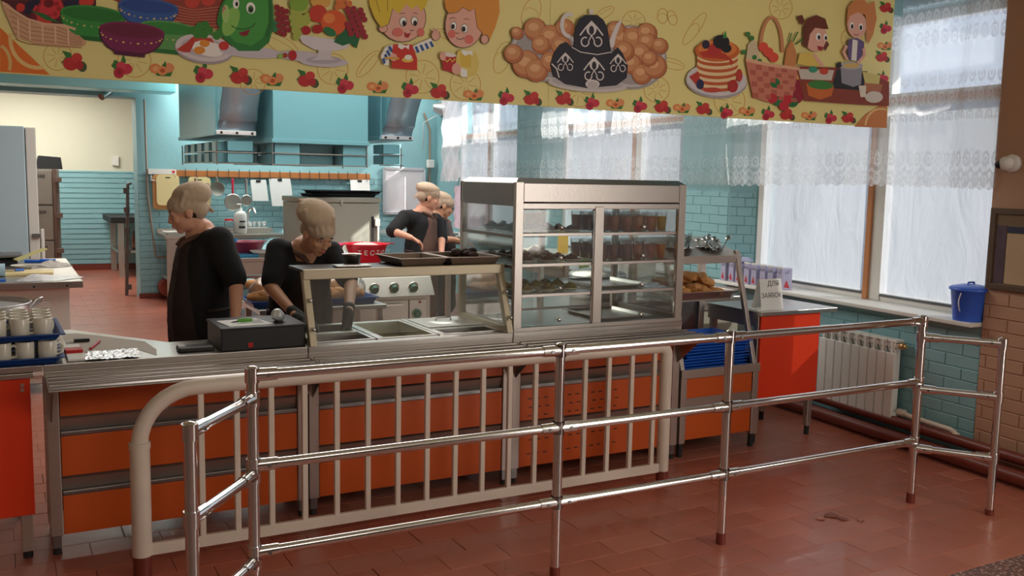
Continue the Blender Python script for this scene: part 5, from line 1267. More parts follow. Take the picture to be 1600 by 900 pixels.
# lockers
lk = thing('locker', 'grey metal locker with three doors against the far wall beside the refrigerator', 'locker', (.45, 15.9, 0))
mk(lk, 'body', LOCK, (.0, .80, 15.7, 16.3, .02, 1.68)); 
for i in range(3):
    z = .10+i*.53; d = mk(lk, 'door', LOCK, (.03, .70, 15.672, 15.698, z, z+.50)); 
    mk(d, 'latch', mat('dark_latch', s(110, 92, 82), .5, .3), (.74, .83, 15.60, 15.68, z+.33, z+.40)); q = MB().use(BLACK)
    for k in range(5): q.box(.50+k*.024, .512+k*.024, 15.668, 15.673, z+.39, z+.44)
    q.build('vent_slots', parent=d)['kind'] = 'stuff'
mk(lk, 'hinge_bar', mat('brown_hinge', s(98, 74, 66), .6, var=.2), (.71, .76, 15.66, 15.7, .03, 1.68))
tag(MB().use(BLACKM).prism([(.48, 1.68), (.86, 1.68), (.84, 1.86), (.54, 1.88)], .3, Matrix.Translation((0, 15.8, 0))).build('black_box', bev=.01), 'black box standing on top of the grey locker', 'box')
tag(mk(None, 'wall_switch', WHITE, (1.70, 1.80, 17.25, 17.30, 1.76, 1.92)), 'white two part switch on the cream wall of the back room', 'switch')
# back room sink table
bt2 = thing('black_top_table', 'steel frame table with thick black top against the turquoise back room wall', 'table', (1.9, 16.6, 0))
mk(bt2, 'black_top', BLACKM, (1.52, 2.6, 15.9, 17.2, .86, .95)); mk(bt2, 'shelf', STEEL, (1.62, 2.6, 16.0, 17.1, .38, .42))
for x, y in ((1.62, 15.95), (1.62, 17.1), (2.5, 15.95)): mk(bt2, 'leg', STEEL_M, (x, x+.09, y, y+.05, 0, .86))
tag(MB().use(mat('copper_tin', s(150, 104, 92), .35, .7)).lathe([(0, 0), (.09, 0), (.09, .22), (.06, .25), (.06, .30), (0, .3)], (1.93, 16.2, .42), 16).build('metal_flask'), 'copper coloured metal flask on the lower shelf of the black topped table', 'flask')
tag(heap(.16, .05, 3, WHITE).build('white_cloth', local=True), 'folded white cloth on the shelf of the black topped table', 'cloth').location = (1.97, 16.4, .42)
vp = thing('pipe_stand', 'thin vertical brown pipe with clamps in the doorway to the back room', 'pipe', (1.56, 13.5, 0))
PB = mat('brown_pipe', s(104, 90, 84), .5, .2, var=.15)
MB().use(PB).tube([(1.47, 13.6, 0), (1.50, 13.6, .8), (1.52, 13.6, 1.50), (1.56, 13.62, 1.51)], .022, 8).build('pipe_run', parent=vp)
for z in (.08, .55, .84, 1.12, 1.38): MB().use(PB).cyl((1.50, 13.6, z), (1.50, 13.6, z+.07), .038, n=10).build('clamp', parent=vp)
# pipe on the back wall with a foot loop
tag(MB().use(mat('grey_pipe', s(150, 140, 128), .5)).tube([(1.70, 13.15, 2.60), (1.71, 13.15, 1.4), (1.79, 13.15, .58), (1.82, 13.15, .55), (2.1, 13.15, .56)], .014, 8).build('wall_pipe'), 'thin grey pipe running down the turquoise wall left of the chopping boards', 'pipe')
tag(MB().use(mat('brick_red', s(140, 60, 44), .6)).cyl((1.92, 13.13, .16), (1.92, 12.9, .16), .12, n=20).build('red_disc'), 'red round cover low on the wall behind the left cook', 'cover')
# wooden rail with hanging utensils
wr_ = thing('wooden_rail', 'varnished wooden rail with hooks on the turquoise back wall', 'rail', (3.3, 13.1, 1.64))
RY = 13.14
MB().use(WOOD).box(1.93, 4.77, RY, RY+.035, 1.615, 1.70).build('board', parent=wr_, bev=.004)
rg = random.Random(6)
for k in range(20): 
    x = 2.05+k*.14; MB().use(BLACKM).tube([(x, RY-.002, 1.725), (x, RY-.01, 1.70), (x, RY-.012, 1.60), (x, RY-.04, 1.59), (x, RY-.045, 1.62)], .004, 6).build('hook', parent=wr_)
ss_ = thing('socket_strip', 'white socket strip at the left end of the wooden rail', 'socket', (1.83, 13.1, 1.6))
mk(ss_, 'strip', WHITE, (1.72, 2.07, RY-.02, RY+.03, 1.64, 1.71)); q = MB().use(WHITE).tube([(1.76, RY, 1.64), (1.75, RY-.03, 1.56), (1.90, RY-.03, 1.55), (2.0, RY-.03, 1.60)], .008, 6); q.build('cable', parent=ss_)
mk(ss_, 'socket_holes', REDP, (2.02, 2.05, RY-.024, RY-.019, 1.66, 1.69), bev=0)
def hboard(x, z, w, h, m, lab, y=RY-.045, hole=True):
    t = thing('hanging_board', lab, 'chopping board', (x, y, z-h/2)); pts = []
    for cx, cz, a0 in ((w/2-.05, h/2-.05, 0), (-w/2+.05, h/2-.05, 90), (-w/2+.05, -h/2+.05, 180), (w/2-.05, -h/2+.05, 270)):
        for k in range(5): a = math.radians(a0+k*22.5); pts.append((x+cx+.05*math.cos(a), z+cz+.05*math.sin(a)))
    MB().use(m).prism(pts, .018, Matrix.Translation((0, y, 0))).build('board', parent=t, bev=.002)
    if hole: MB().use(BLACKM).box(x-.03, x+.03, y-.001, y+.002, z+h/2-.045, z+h/2-.03).build('grip_hole', parent=t)
def at(px, py, y=RY-.04): return P(px, py, 'y', y)
a = at(257, 306, RY-.01); hboard(at(256, 300).x, at(256, 300).z, .27, .46, mat('wood_board', s(198, 140, 84), .5, var=.1), 'brown wooden chopping board hanging behind the pale one at far left', y=RY-.018, hole=False)
a = at(260, 297); hboard(a.x+.02, a.z, .29, .40, BOARDM, 'pale yellow chopping board hanging at the left end of the wooden rail')
a = at(312, 299); hboard(a.x, a.z, .29, .38, BOARDM, 'pale yellow chopping board hanging behind a small brown pan')
def hpan(px, py, r, m, lab, top, hm=None, mesh=False, y=RY-.08):
    c = at(px, py, y); t = thing('hanging_pan' if not mesh else 'hanging_strainer', lab, 'pan' if not mesh else 'strainer', (c.x, y, c.z-r))
    R_ = Matrix.Translation(c) @ Matrix.Rotation(PI/2, 4, 'X'); q = MB().use(m); q.M = R_
    q.lathe([(0, 0), (r*.8, 0), (r, .03), (r*1.02, .03), (r*.82, -.004), (0, -.004)] if not mesh else [(r*.9, .0), (r, .0), (r, .012), (r*.9, .012)], n=24); q.build('bowl', parent=t)
    if mesh:
        g = MB().use(mat('wire_mesh', s(150, 158, 160), .5, .4, alpha=.75)); g.M = R_; g.lathe([(0, -.03), (r*.5, -.024), (r*.92, .004)], n=24); g.build('wire_mesh', parent=t)
    h = MB().use(hm or m); h.tube([(c.x, y, c.z+r*.95), (c.x, y, top-.02), (c.x, y-.005, top)], [.014, .018, .012], 8); h.build('handle', parent=t)
hpan(306, 314, .085, mat('brown_pan', s(150, 124, 112), .5, .3), 'small brownish pan hanging in front of the second pale board', 1.60, y=RY-.11)
hpan(339, 295, .095, mat('grey_pan', s(140, 136, 126), .5, .3), 'grey pan hanging between the pale boards and the strainer', 1.62)
hpan(364, 316, .115, STEEL, 'round strainer with a red handle hanging on the wooden rail', 1.60, mat('red_handle', s(190, 40, 66), .4), True)
hpan(385, 313, .075, STEEL, 'small wire strainer with long wire handle hanging right of the red handled one', 1.60, None, True)
def sheet(px0, py0, px1, py1, sk, lab):
    a, b_ = at(px0, py0, RY-.03), at(px1, py1, RY-.03); q = MB().use(PAPER)
    q.add([(a.x, a.y, a.z), (b_.x, a.y, a.z+.005), (b_.x+sk, a.y-.01, b_.z), (a.x+sk, a.y-.01, b_.z), (a.x, a.y+.002, a.z), (b_.x, a.y+.002, a.z), (b_.x+sk, a.y-.008, b_.z), (a.x+sk, a.y-.008, b_.z)], [(0,1,2,3),(7,6,5,4),(0,4,5,1),(1,5,6,2),(2,6,7,3),(3,7,4,0)])
    t = tag(q.build('hanging_sheet'), lab, 'paper'); mk(t, 'clip', BLACK, ((a.x+b_.x)/2-.03, (a.x+b_.x)/2+.03, a.y-.008, a.y, a.z-.03, a.z), bev=0)
sheet(391, 281, 416, 314, .03, 'white sheet of paper hanging left of the other one under the wooden rail')
sheet(420, 279, 454, 322, .04, 'white sheet of paper hanging just left of the steel chest')
sheet(547, 281, 577, 298, .01, 'white paper sheet at the right end of the wooden rail above the black trays')
# whiteboard
wb = thing('white_board', 'white board with grey metal frame on the back wall behind the standing cooks', 'board', (5.3, 13.15, 1.12))
a, b_ = P(600, 263, 'y', 13.15), P(662, 333, 'y', 13.15)
mk(wb, 'board', mat('board_white', s(226, 222, 226), .35), (a.x, b_.x, 13.15, 13.165, b_.z, a.z)); 
for bxx in ((a.x-.02, a.x+.02, 13.135, 13.17, b_.z, a.z), (b_.x-.02, b_.x+.02, 13.135, 13.17, b_.z, a.z), (a.x, b_.x, 13.135, 13.17, a.z-.02, a.z+.02), (a.x, b_.x, 13.135, 13.17, b_.z-.02, b_.z+.02)): mk(wb, 'frame_bar', ALU, bxx)
sw = thing('wall_socket', 'white junction box with conduit in the far right corner of the kitchen', 'socket', (5.7, 13.15, 1.8)); c = P(672, 256, 'y', 13.15)
mk(sw, 'box', WHITE, (c.x-.05, c.x+.05, 13.1, 13.18, c.z-.06, c.z+.06), bev=.008); MB().use(mat('conduit', s(150, 130, 110), .5)).tube([(c.x, 13.16, c.z-.9), (c.x, 13.16, c.z+.5), (c.x-.1, 13.16, c.z+.75)], .016, 8).build('conduit', parent=sw)
# sink table along the back wall
sk_ = thing('sink_table', 'long steel sink table with under shelf along the back wall', 'sink', (2.6, 12.7, 0))
mk(sk_, 'table_top', STEEL, (1.80, 3.32, 12.35, 13.12, .84, .885)); mk(sk_, 'splash_edge', STEEL_M, (1.80, 3.32, 13.05, 13.12, .885, .93)); mk(sk_, 'under_shelf', STEEL, (1.85, 3.27, 12.45, 13.0, .30, .34)); mk(sk_, 'front_sheet', STEEL_M, (1.82, 2.42, 12.36, 12.38, .10, .84))
for x in (1.82, 2.45, 3.26): mk(sk_, 'leg', STEEL_M, (x, x+.045, 12.38, 12.425, 0, .84))
KT = .886
def lathe_thing(name, lab, cat, m, prof, c, n=24, group=None):
    return tag(MB().use(m).lathe(prof, c, n).build(name), lab, cat, group)
c = P(376, 350, 'y', 12.6)
bo = thing('soap_bottle', 'white pump bottle standing on the sink table', 'bottle', (c.x, 12.6, KT)); MB().use(WHITE).lathe([(0, 0), (.075, 0), (.08, .01), (.08, .25), (.05, .29), (.025, .30), (.025, .33), (0, .33)], (c.x, 12.6, KT), 20).build('body', parent=bo)
MB().use(WHITE).tube([(c.x, 12.6, KT+.33), (c.x, 12.6, KT+.38), (c.x-.05, 12.58, KT+.38)], .012, 8).build('pump', parent=bo); MB().use(INK).box(c.x-.04, c.x+.04, 12.516, 12.52, KT+.07, KT+.10).box(c.x-.03, c.x+.04, 12.516, 12.52, KT+.15, KT+.17).build('label_marks', parent=bo)
c = P(358, 355, 'y', 12.6); ja = thing('glass_jar', 'glass jar with a red lid left of the pump bottle', 'jar', (c.x, 12.6, KT)); MB().use(CUPG).lathe([(0, 0), (.06, 0), (.065, .02), (.065, .15), (.055, .17), (0, .17)], (c.x, 12.6, KT), 18).build('body', parent=ja); MB().use(REDP).lathe([(.056, .17), (.058, .19), (0, .19)], (c.x, 12.6, KT), 18).build('lid', parent=ja)
c = P(389, 355, 'y', 12.9); tp = thing('water_tap', 'chrome water tap behind the pump bottle', 'tap', (c.x, 12.95, KT)); MB().use(CHROME).tube([(c.x, 12.95, KT), (c.x, 12.95, KT+.26), (c.x+.03, 12.92, KT+.32), (c.x+.06, 12.86, KT+.32), (c.x+.07, 12.82, KT+.25)], .018, 10).build('spout', parent=tp); MB().use(CHROME).cyl((c.x-.05, 12.95, KT+.10), (c.x+.05, 12.95, KT+.10), .022, n=10).build('valve', parent=tp)
c = P(402, 358, 'y', 12.7); dr = thing('dish_rack', 'pale plastic rack with glasses on the sink table', 'rack', (c.x, 12.7, KT)); mk(dr, 'tray', mat('clear_plastic', s(200, 196, 184), .3, alpha=.6), (c.x-.15, c.x+.15, 12.6, 12.85, KT, KT+.07)); q = MB().use(CUPG)
for i in range(4): q.lathe([(0, 0), (.03, 0), (.035, .1), (.03, .1), (0, .01)], (c.x-.1+i*.065, 12.7, KT+.05), 10)
q.build('glasses', parent=dr)
wt = thing('wash_tray', 'flat white basin on the left end of the sink table', 'basin', (1.98, 12.5, KT)); q = tray_mesh(.40, .30, .04, WHITE, .015).build('body', parent=wt, local=True); 
wt.location = (2.03, 12.55, KT)
# lower table in front of the sink with basins
lw = thing('low_steel_table', 'steel table in front of the sink table with pink basin on it', 'table', (2.6, 11.5, 0))
mk(lw, 'table_top', STEEL, (2.1, 2.95, 11.0, 11.9, .66, .70)); mk(lw, 'front_sheet', STEEL_M, (2.12, 2.93, 11.02, 11.04, .50, .66)); mk(lw, 'low_shelf', STEEL_D, (2.15, 2.9, 11.05, 11.85, .2, .23))
for x in (2.12, 2.88): mk(lw, 'leg', STEEL_M, (x, x+.045, 11.03, 11.07, 0, .66))
bas = [(0, 0), (.14, 0), (.20, .15), (.225, .155), (.225, .162), (.195, .158), (.135, .01), (0, .01)]
c = P(387, 385, 'y', 11.5); lathe_thing('pink_basin', 'pink plastic basin on the low steel table behind the two front cooks', 'basin', mat('rose_plastic', s(196, 74, 104), .4), bas, (c.x, 11.5, .70), 28)
c = P(408, 395, 'y', 11.2); lathe_thing('white_bowl', 'white enamel bowl beside the pink basin', 'bowl', WHITE, [(0, 0), (.06, 0), (.13, .07), (.135, .07), (.06, .008), (0, .008)], (c.x, 11.2, .70), 24)
c = P(382, 399, 'y', 11.2); tag(MB().use(mat('turquoise_plastic', s(40, 130, 170), .4)).box(c.x-.22, c.x+.14, 11.08, 11.35, .70, .73).build('flat_cover', bev=.006), 'flat blue plastic cover lying in front of the pink basin', 'cover')
c = P(361, 381, 'y', 11.6); lathe_thing('blue_jug', 'bright blue plastic jug left of the pink basin', 'jug', mat('azure_plastic', s(30, 140, 214), .4), [(0, 0), (.06, 0), (.075, .19), (.07, .19), (.055, .01), (0, .01)], (c.x, 11.6, .70), 20)
# steel chest (upright cabinet) with black trays on top
ch_ = thing('steel_cabinet', 'large pale steel cabinet with hinged lid behind the bending cook', 'cabinet', (3.4, 10.9, 0))
CHM = mat('pale_steel_paint', s(186, 186, 172), .42, .2, .04, 40, .04)
mk(ch_, 'body', CHM, (2.985, 3.93, 10.5, 11.25, .40, 1.355), bev=.01); mk(ch_, 'lid', CHM, (2.975, 3.94, 10.485, 11.26, 1.36, 1.42), bev=.008); mk(ch_, 'hinge_strip', BLACKM, (3.83, 3.855, 10.48, 10.5, .55, 1.2), bev=0); mk(ch_, 'hasp', STEEL, (3.45, 3.475, 10.47, 10.49, 1.33, 1.40)); mk(ch_, 'latch', WHITE, (3.86, 3.92, 10.45, 10.5, 1.09, 1.17)); mk(ch_, 'pull_bar', WHITE, (3.885, 3.91, 10.45, 10.5, .5, 1.09))
for x, y in ((3.0, 10.52), (3.87, 10.52), (3.0, 11.18), (3.87, 11.18)): mk(ch_, 'leg', STEEL_M, (x, x+.05, y, y+.05, 0, .40))
q = tray_mesh(.78, .5, .035, BLACKM, .015).build('black_tray', local=True); q.location = (3.54, 10.85, 1.421); tag(q, 'lower black baking tray on top of the pale steel cabinet', 'tray', 'black trays on the cabinet')
q = q.copy(); COL.objects.link(q); q.location = (3.60, 10.87, 1.457); q.rotation_euler = (0, 0, .06); tag(q, 'upper black baking tray on top of the pale steel cabinet', 'tray', 'black trays on the cabinet')
# preparation table in the middle with red basin
pt = thing('preparation_table', 'steel preparation table carrying the red basin in front of the cabinet', 'table', (2.9, 8.3, 0))
mk(pt, 'table_top', STEEL, (2.35, 3.12, 7.85, 8.75, .86, .90)); mk(pt, 'under_shelf', STEEL_D, (2.4, 3.08, 7.9, 8.7, .3, .33))
for x in (2.37, 3.06): mk(pt, 'leg', STEEL_M, (x, x+.045, 7.87, 7.915, 0, .86)); mk(pt, 'leg', STEEL_M, (x, x+.045, 8.68, 8.725, 0, .86))
rb = thing('red_basin', 'red plastic basin lettered ТЕСТО with dough in it', 'basin', (2.90, 8.05, .90))
MB().use(REDP).lathe([(0, 0), (.135, 0), (.185, .155), (.21, .162), (.21, .170), (.178, .165), (.128, .01), (0, .01)], (2.90, 8.08, .90), 36).build('body', parent=rb)
q = heap(.15, .04, 5, mat('pale_dough', s(228, 196, 190), .6)); o = q.build('dough', parent=rb, local=True); o.location = (0, .03, .14)
for i, chh in enumerate('ТЕСТО'):
    an = math.radians(-90-47*.0+(-40+i*19)); r_ = .168
    Mx = Matrix.Translation((2.90+r_*math.cos(an), 8.08+r_*math.sin(an), .992)) @ Matrix.Rotation(an+PI/2, 4, 'Z') @ Matrix.Rotation(math.radians(90+18), 4, 'X')
    textmesh('lettering', chh, .062, Mx, WHITE, rb)
MB().use(REDP).box(3.09, 3.16, 8.05, 8.11, 1.062, 1.070).build('grip', parent=rb)
lathe_thing('pink_basin', 'bright pink plastic basin left of the red one', 'basin', PINK, [(0, 0), (.10, 0), (.15, .14), (.17, .145), (.17, .152), (.145, .148), (.095, .01), (0, .01)], (2.62, 8.35, .90), 28)
# electric stove behind the glass guard
stv = thing('electric_stove', 'steel electric stove with green knobs seen through the slanted glass', 'stove', (2.5, 7.3, 0))
mk(stv, 'body', STEEL_M, (2.05, 3.03, 6.93, 7.7, .12, .86), bev=.005); mk(stv, 'hob', STEEL_D, (2.05, 3.03, 6.95, 7.7, .86, .885))
q = MB().use(STEEL); q.add([(2.05, 6.84, .74), (3.03, 6.84, .74), (3.03, 6.93, .885), (2.05, 6.93, .885), (2.05, 6.94, .74), (3.03, 6.94, .74), (3.03, 6.97, .885), (2.05, 6.97, .885)], [(0,1,2,3),(7,6,5,4),(0,4,5,1),(1,5,6,2),(2,6,7,3),(3,7,4,0)]); q.build('control_panel', parent=stv, bev=.003)
od_ = mk(stv, 'oven_door', STEEL, (2.1, 2.83, 6.905, 6.93, .3, .70)); mk(od_, 'oven_handle', CHROME, (2.2, 2.78, 6.87, 6.89, .662, .68)); mk(stv, 'side_column', STEEL, (2.84, 2.99, 6.91, 6.93, .2, .70)); mk(stv, 'feet', STEEL_D, (2.08, 2.12, 6.95, 7.0, 0, .12), (2.96, 3.0, 6.95, 7.0, 0, .12))
GK = mat('green_knob', s(40, 96, 76), .4)
for x in (2.37, 2.532, 2.696, 2.859): MB().use(GK).cyl((x, 6.885, .815), (x, 6.845, .795), .034, .028, 16).build('knob', parent=stv); MB().use(STEEL).cyl((x, 6.884, .813), (x, 6.875, .809), .042, n=16).build('knob_ring', parent=list(COL.objects)[-1])
MB().use(GK).cyl((2.904, 6.91, .588), (2.904, 6.87, .588), .032, .026, 16).build('knob', parent=stv); MB().use(mat('mint_ring', s(120, 190, 150), .4)).cyl((2.904, 6.91, .588), (2.904, 6.90, .588), .04, n=16).build('knob_ring', parent=stv)
MB().use(REDP).cyl((2.93, 6.91, .68), (2.93, 6.903, .68), .010, n=10).build('red_lamp', parent=stv)
tag(MB().use(ALU).lathe([(0, 0), (.15, 0), (.155, .18), (.15, .18), (.14, .01), (0, .01)], (2.3, 7.3, .885), 24).build("stock_pot"), "aluminium pot standing on the electric stove", "pot")
# bread table behind the counter
bd = thing('bread_table', 'steel table behind the cooks with blue trays of bagged bread', 'table', (1.95, 6.3, 0))
mk(bd, 'table_top', STEEL, (1.45, 2.32, 6.05, 6.6, .77, .80)); mk(bd, 'under_shelf', mat('pinkish_steel', s(170, 130, 120), .5, .4), (1.5, 2.28, 6.1, 6.55, .35, .38))
for x in (1.47, 2.26): mk(bd, 'leg', STEEL_M, (x, x+.04, 6.07, 6.11, 0, .77)); mk(bd, 'leg', STEEL_M, (x, x+.04, 6.53, 6.57, 0, .77))
BAG = glassmat('plastic_bag', (.95, .95, .95), 1, rough=.15, gl=.4, film=.10)
for k, (x, lab) in enumerate(((2.08, 'right'), (1.62, 'left'))):
    q = tray_mesh(.40, .30, .045, BLUE_D, .012).build('bread_crate', local=True); q.location = (x, 6.28, .801); tag(q, 'low navy blue tray of bagged bread, the %s one behind the cooks' % lab, 'tray')
    rg = random.Random(k+3)
    for i in range(7):
        l = MB().use(BREAD).ell((0, 0, 0), (.085, .05, .042), 14, 8).build('loaf', local=True); l.location = (x-.13+.06*(i % 4)+rg.uniform(-.01, .01), 6.22+.10*(i//4), .862+.05*(i//4)+rg.uniform(0, .02)); l.rotation_euler = (0, rg.uniform(-.3, .3), rg.uniform(-1, 1))
        tag(l, 'brown loaf in the plastic bag on the %s blue bread tray' % lab, 'bread', 'loaves on the %s bread tray' % lab)
    b = MB().use(BAG).ell((x-.02, 6.26, .90), (.18, .13, .10), 22, 14); tag(remesh(b, 'plastic_bag', BAG, None, .02, 1, disp=.04, dscale=.08), 'clear plastic bag over the loaves on the %s blue tray' % lab, 'bag')
# serving things behind the display case: window side table
wtb = thing('window_table', 'long pale table under the second window behind the display case', 'table', tuple(W(-.4, 4.4, 0)))
q = MB().use(STEEL); q.M = WM; q.box(-.72, -.13, 2.2, 6.3, .80, .83); q.build('table_top', parent=wtb, bev=.004)
q = MB().use(STEEL_M); q.M = WM; q.box(-.70, -.685, 2.25, 6.2, .72, .80); q.build('apron', parent=wtb)
for sx in (2.3, 4.2, 6.2):
    for lx in (-.69, -.28): q = MB().use(STEEL_M); q.M = WM; q.box(lx-.02, lx+.02, sx-.02, sx+.02, 0, .80); q.build('leg', parent=wtb)
def wthing(name, lab, cat, m, prof, x, s_, z=.831, n=18): return tag(MB().use(m).lathe(prof, W(x, s_, z), n).build(name), lab, cat)
YB_ = mat('yellow_pack', s(232, 180, 60), .5)
tag(MB().use(YB_).box(*sum(([W(-.5, 4.6, 0)[i]-.04, W(-.5, 4.6, 0)[i]+.04] for i in (0, 1)), []), .831, 1.16).build('yellow_package', bev=.004), 'tall yellow package on the window table behind the display case', 'package')
wthing('water_jug', 'clear plastic jug on the window table', 'jug', mat('milky_plastic', s(226, 226, 214), .4), [(0, 0), (.09, 0), (.10, .16), (.06, .21), (.04, .24), (0, .24)], -.4, 3.9)
wthing('green_capped_jar', 'white jar with a green cap on the window table', 'jar', mat('green_cap_jar', s(150, 180, 110), .5), [(0, 0), (.05, 0), (.05, .2), (.03, .22), (.03, .25), (0, .25)], -.5, 4.15)
tag(MB().use(WHITE).box(*sum(([W(-.45, 3.3, 0)[i]-.13, W(-.45, 3.3, 0)[i]+.13] for i in (0, 1)), []), .831, 1.15).build('white_box', bev=.006), 'white carton box on the window table behind the juice glasses', 'box')
rg = random.Random(31)
for i in range(5):
    wthing('white_cup', 'white cup in the row on the window table', 'cup', MUG, [(0, 0), (.03, 0), (.038, .1), (.034, .1), (.027, .008), (0, .008)], -.6+.05*(i % 2), 4.9+i*.10)['group'] = 'white cups on the window table'
wp = heap(.16, .12, 12, mat('pale_wrapping', s(226, 214, 190), .6)); o = wp.build('wrapped_parcel', local=True); o.location = W(-.45, 5.35, .831); tag(o, 'pale wrapped bundle on the window table', 'parcel')
bp = thing('steel_basin', 'big dark steel pot with shiny lid behind the right bay of the display case', 'pot', (3.75, 5.75, .865)); MB().use(STEEL_D).lathe([(0, 0), (.19, 0), (.20, .16), (0, .16)], (3.65, 5.45, .863), 28).build('body', parent=bp); MB().use(STEEL).lathe([(.205, .16), (.19, .18), (.08, .205), (.02, .21), (.02, .24), (0, .24)], (3.65, 5.45, .863), 28).build('lid', parent=bp)
# table beside the far cooks
ft = thing('cook_table', 'steel table the two far cooks are working at', 'table', (4.0, 8.0, 0))
mk(ft, 'table_top', STEEL, (3.76, 4.6, 7.2, 8.30, .90, .93)); 
for x in (3.78, 4.5): mk(ft, 'leg', STEEL_M, (x, x+.045, 7.25, 7.295, 0, .90)); mk(ft, 'leg', STEEL_M, (x, x+.045, 8.25, 8.295, 0, .90))
mk(ft, 'under_shelf', STEEL_D, (3.8, 4.55, 7.25, 8.25, .3, .33))
c = P(722, 371, 'y', 8.2); tag(MB().use(WHITE).box(c.x-.12, c.x+.15, 8.05, 8.3, .931, .94).build('white_board_sheet', bev=.004), 'white cutting sheet on the table of the far cooks', 'board')
tag(heap(.06, .05, 2, mat('greens', s(80, 160, 60), .6)).build('greens', local=True), 'small heap of greens on the table of the far cooks', 'food').location = (c.x-.02, 8.25, .94)
bt3 = thing('back_table', 'steel table with blue panel against the back wall below the white board', 'table', (4.8, 11.6, 0)); mk(bt3, 'table_top', STEEL, (4.25, 5.2, 11.0, 12.0, .93, .96)); mk(bt3, 'front_sheet', mat('pale_blue_sheet', s(130, 170, 186), .5), (4.28, 5.17, 11.03, 11.05, .2, .93)); mk(bt3, 'divider', STEEL_M, (4.62, 4.66, 11.0, 11.03, .2, .93)); mk(bt3, 'feet', STEEL_D, (4.3, 4.34, 11.1, 11.15, 0, .2), (5.1, 5.14, 11.1, 11.15, 0, .2))
tag(mk(None, 'black_switch', BLACK, (4.52, 4.58, 13.14, 13.20, 1.0, 1.06)), 'small black switch low on the back wall right of the cabinet', 'switch')
pc = P(745, 590-220, 'y', 9.5)

# ================= VENTILATION HOODS =================
HD = TURQ_D
HG_ = mat('hood_sheet', s(150, 172, 184), .28, .45, .03, 4, .04)
def hood(x0, x1, yf, yb, zb, zt, lab, flare=True):
    t = thing('ventilation_hood', lab, 'hood', ((x0+x1)/2, (yf+yb)/2, zb))
    mk(t, 'duct', HD, (x0, x1, yf, yb, zb, zt), bev=.006)
    mk(t, 'lower_rim', HD, (x0-.012, x1+.012, yf-.012, yb+.01, zb-.02, zb+.02))
    if flare:
        q = MB().use(HG_); pr = []
        for i in range(13):
            u = i/12; pr.append((yf-.03-.62*u**1.0*(.35+.65*u)*1.0+.0, zb+.02+ .95*(u**.8)))
        pr = [(yf-.10*(1-math.cos(a_))-.0-.60*(max(0, i-5)/9.)-.02*i/3, zb+.02+.12*math.sin(a_)+1.0*(max(0, i-4)/10.)) for i, a_ in [(i, min(PI/2, i*PI/10)) for i in range(15)]]
        n = len(pr); vs = [(x0+.02, y, z) for y, z in pr]+[(x1+.0, y, z) for y, z in pr]+[(x0+.02, y+.012, z+.012) for y, z in pr]+[(x1, y+.012, z+.012) for y, z in pr]
        fs = [(i, i+1, n+i+1, n+i) for i in range(n-1)]+[(2*n+i, 3*n+i, 3*n+i+1, 2*n+i+1) for i in range(n-1)]+[(i, 2*n+i, 2*n+i+1, i+1) for i in range(n-1)]+[(n+i, n+i+1, 3*n+i+1, 3*n+i) for i in range(n-1)]
        q.add(vs, fs, True); q.build('curved_sheet', parent=t)
        for sx in (x0+.015, x1-.01):
            q = MB().use(HD); vs = [(sx, y, z) for y, z in pr]+[(sx, yf, pr[-1][1]), (sx, yf, pr[0][1])]; k = len(vs)
            q.prism([(v[1], v[2]) for v in vs], .012, Matrix(((0,1,0,sx),(1,0,0,0),(0,0,1,0),(0,0,0,1)))); q.build('side_cheek', parent=t)
        mk(t, 'front_strip', ALU, (x0, x1+.01, yf-.03, yf+.0, zb-.012, zb+.03))
        for k in range(3): MB().use(BLACK).cyl((x0+.05+k*(x1-x0-.08)/2, yf-.038, zb+.008), (x0+.05+k*(x1-x0-.08)/2, yf-.028, zb+.008), .014, n=8).build('screw', parent=t)
    return t
hood(1.955, 2.345, 9.92, 12.1, 2.075, 3.2, 'left turquoise ventilation hood with a curved grey front sheet')
hood(3.72, 4.09, 9.92, 12.1, 2.09, 3.2, 'right turquoise ventilation hood with a curved grey front sheet')
hood(2.46, 3.47, 9.62, 12.1, 2.01, 3.2, 'wide box shaped turquoise hood in the middle', flare=False)
# filter boxes under the hoods
fb = thing('filter_rack', 'two tiers of turquoise filter boxes hanging below the hoods', 'filter rack', (2.9, 10.8, 1.77))
def fbox(x, y, w, d, z, h):
    q = MB().use(HD).box(x, x+w, y, y+.006, z, z+h).box(x, x+.006, y, y+d, z, z+h).box(x+w-.006, x+w, y, y+d, z, z+h).box(x, x+w, y+d-.006, y+d, z, z+h)
    q.build('filter_box', parent=fb)
for zi, z in enumerate((1.775, 1.892)):
    for k in range(5): fbox(1.99, 10.05+k*.42, .30, .26, z+.012, .095)
    fbox(2.07, 9.95, .27, .09, z+.012, .10); fbox(2.48, 9.66, .27, .3, z, .105); fbox(3.20, 9.66, .26, .3, z, .105); fbox(3.76, 9.95, .20, .3, z+.03, .10)
    for k in range(4): fbox(2.78+k*.001, 9.9+k*.5, .40, .02, z, .1)
    for k in range(4): fbox(3.22, 10.0+k*.45, .24, .3, z, .1); fbox(2.50, 10.0+k*.45, .22, .3, z, .1)
for z in (1.768, 1.883):
    mk(fb, 'rack_bar', STEEL_D, (1.93, 3.50, 9.94, 9.955, z, z+.012), (2.45, 3.48, 9.645, 9.66, z-.002, z+.010), (3.72, 4.0, 9.93, 9.945, z+.02, z+.032), (1.955, 1.97, 9.94, 12.0, z+.008, z+.018), bev=0)
for x, y in ((1.97, 9.96), (2.46, 9.66), (3.47, 9.66), (3.98, 9.96), (1.97, 12.0), (3.98, 12.0)): MB().use(STEEL_D).cyl((x, y, 1.76), (x, y, 1.99), .008, n=8).build('hanger_rod', parent=fb)
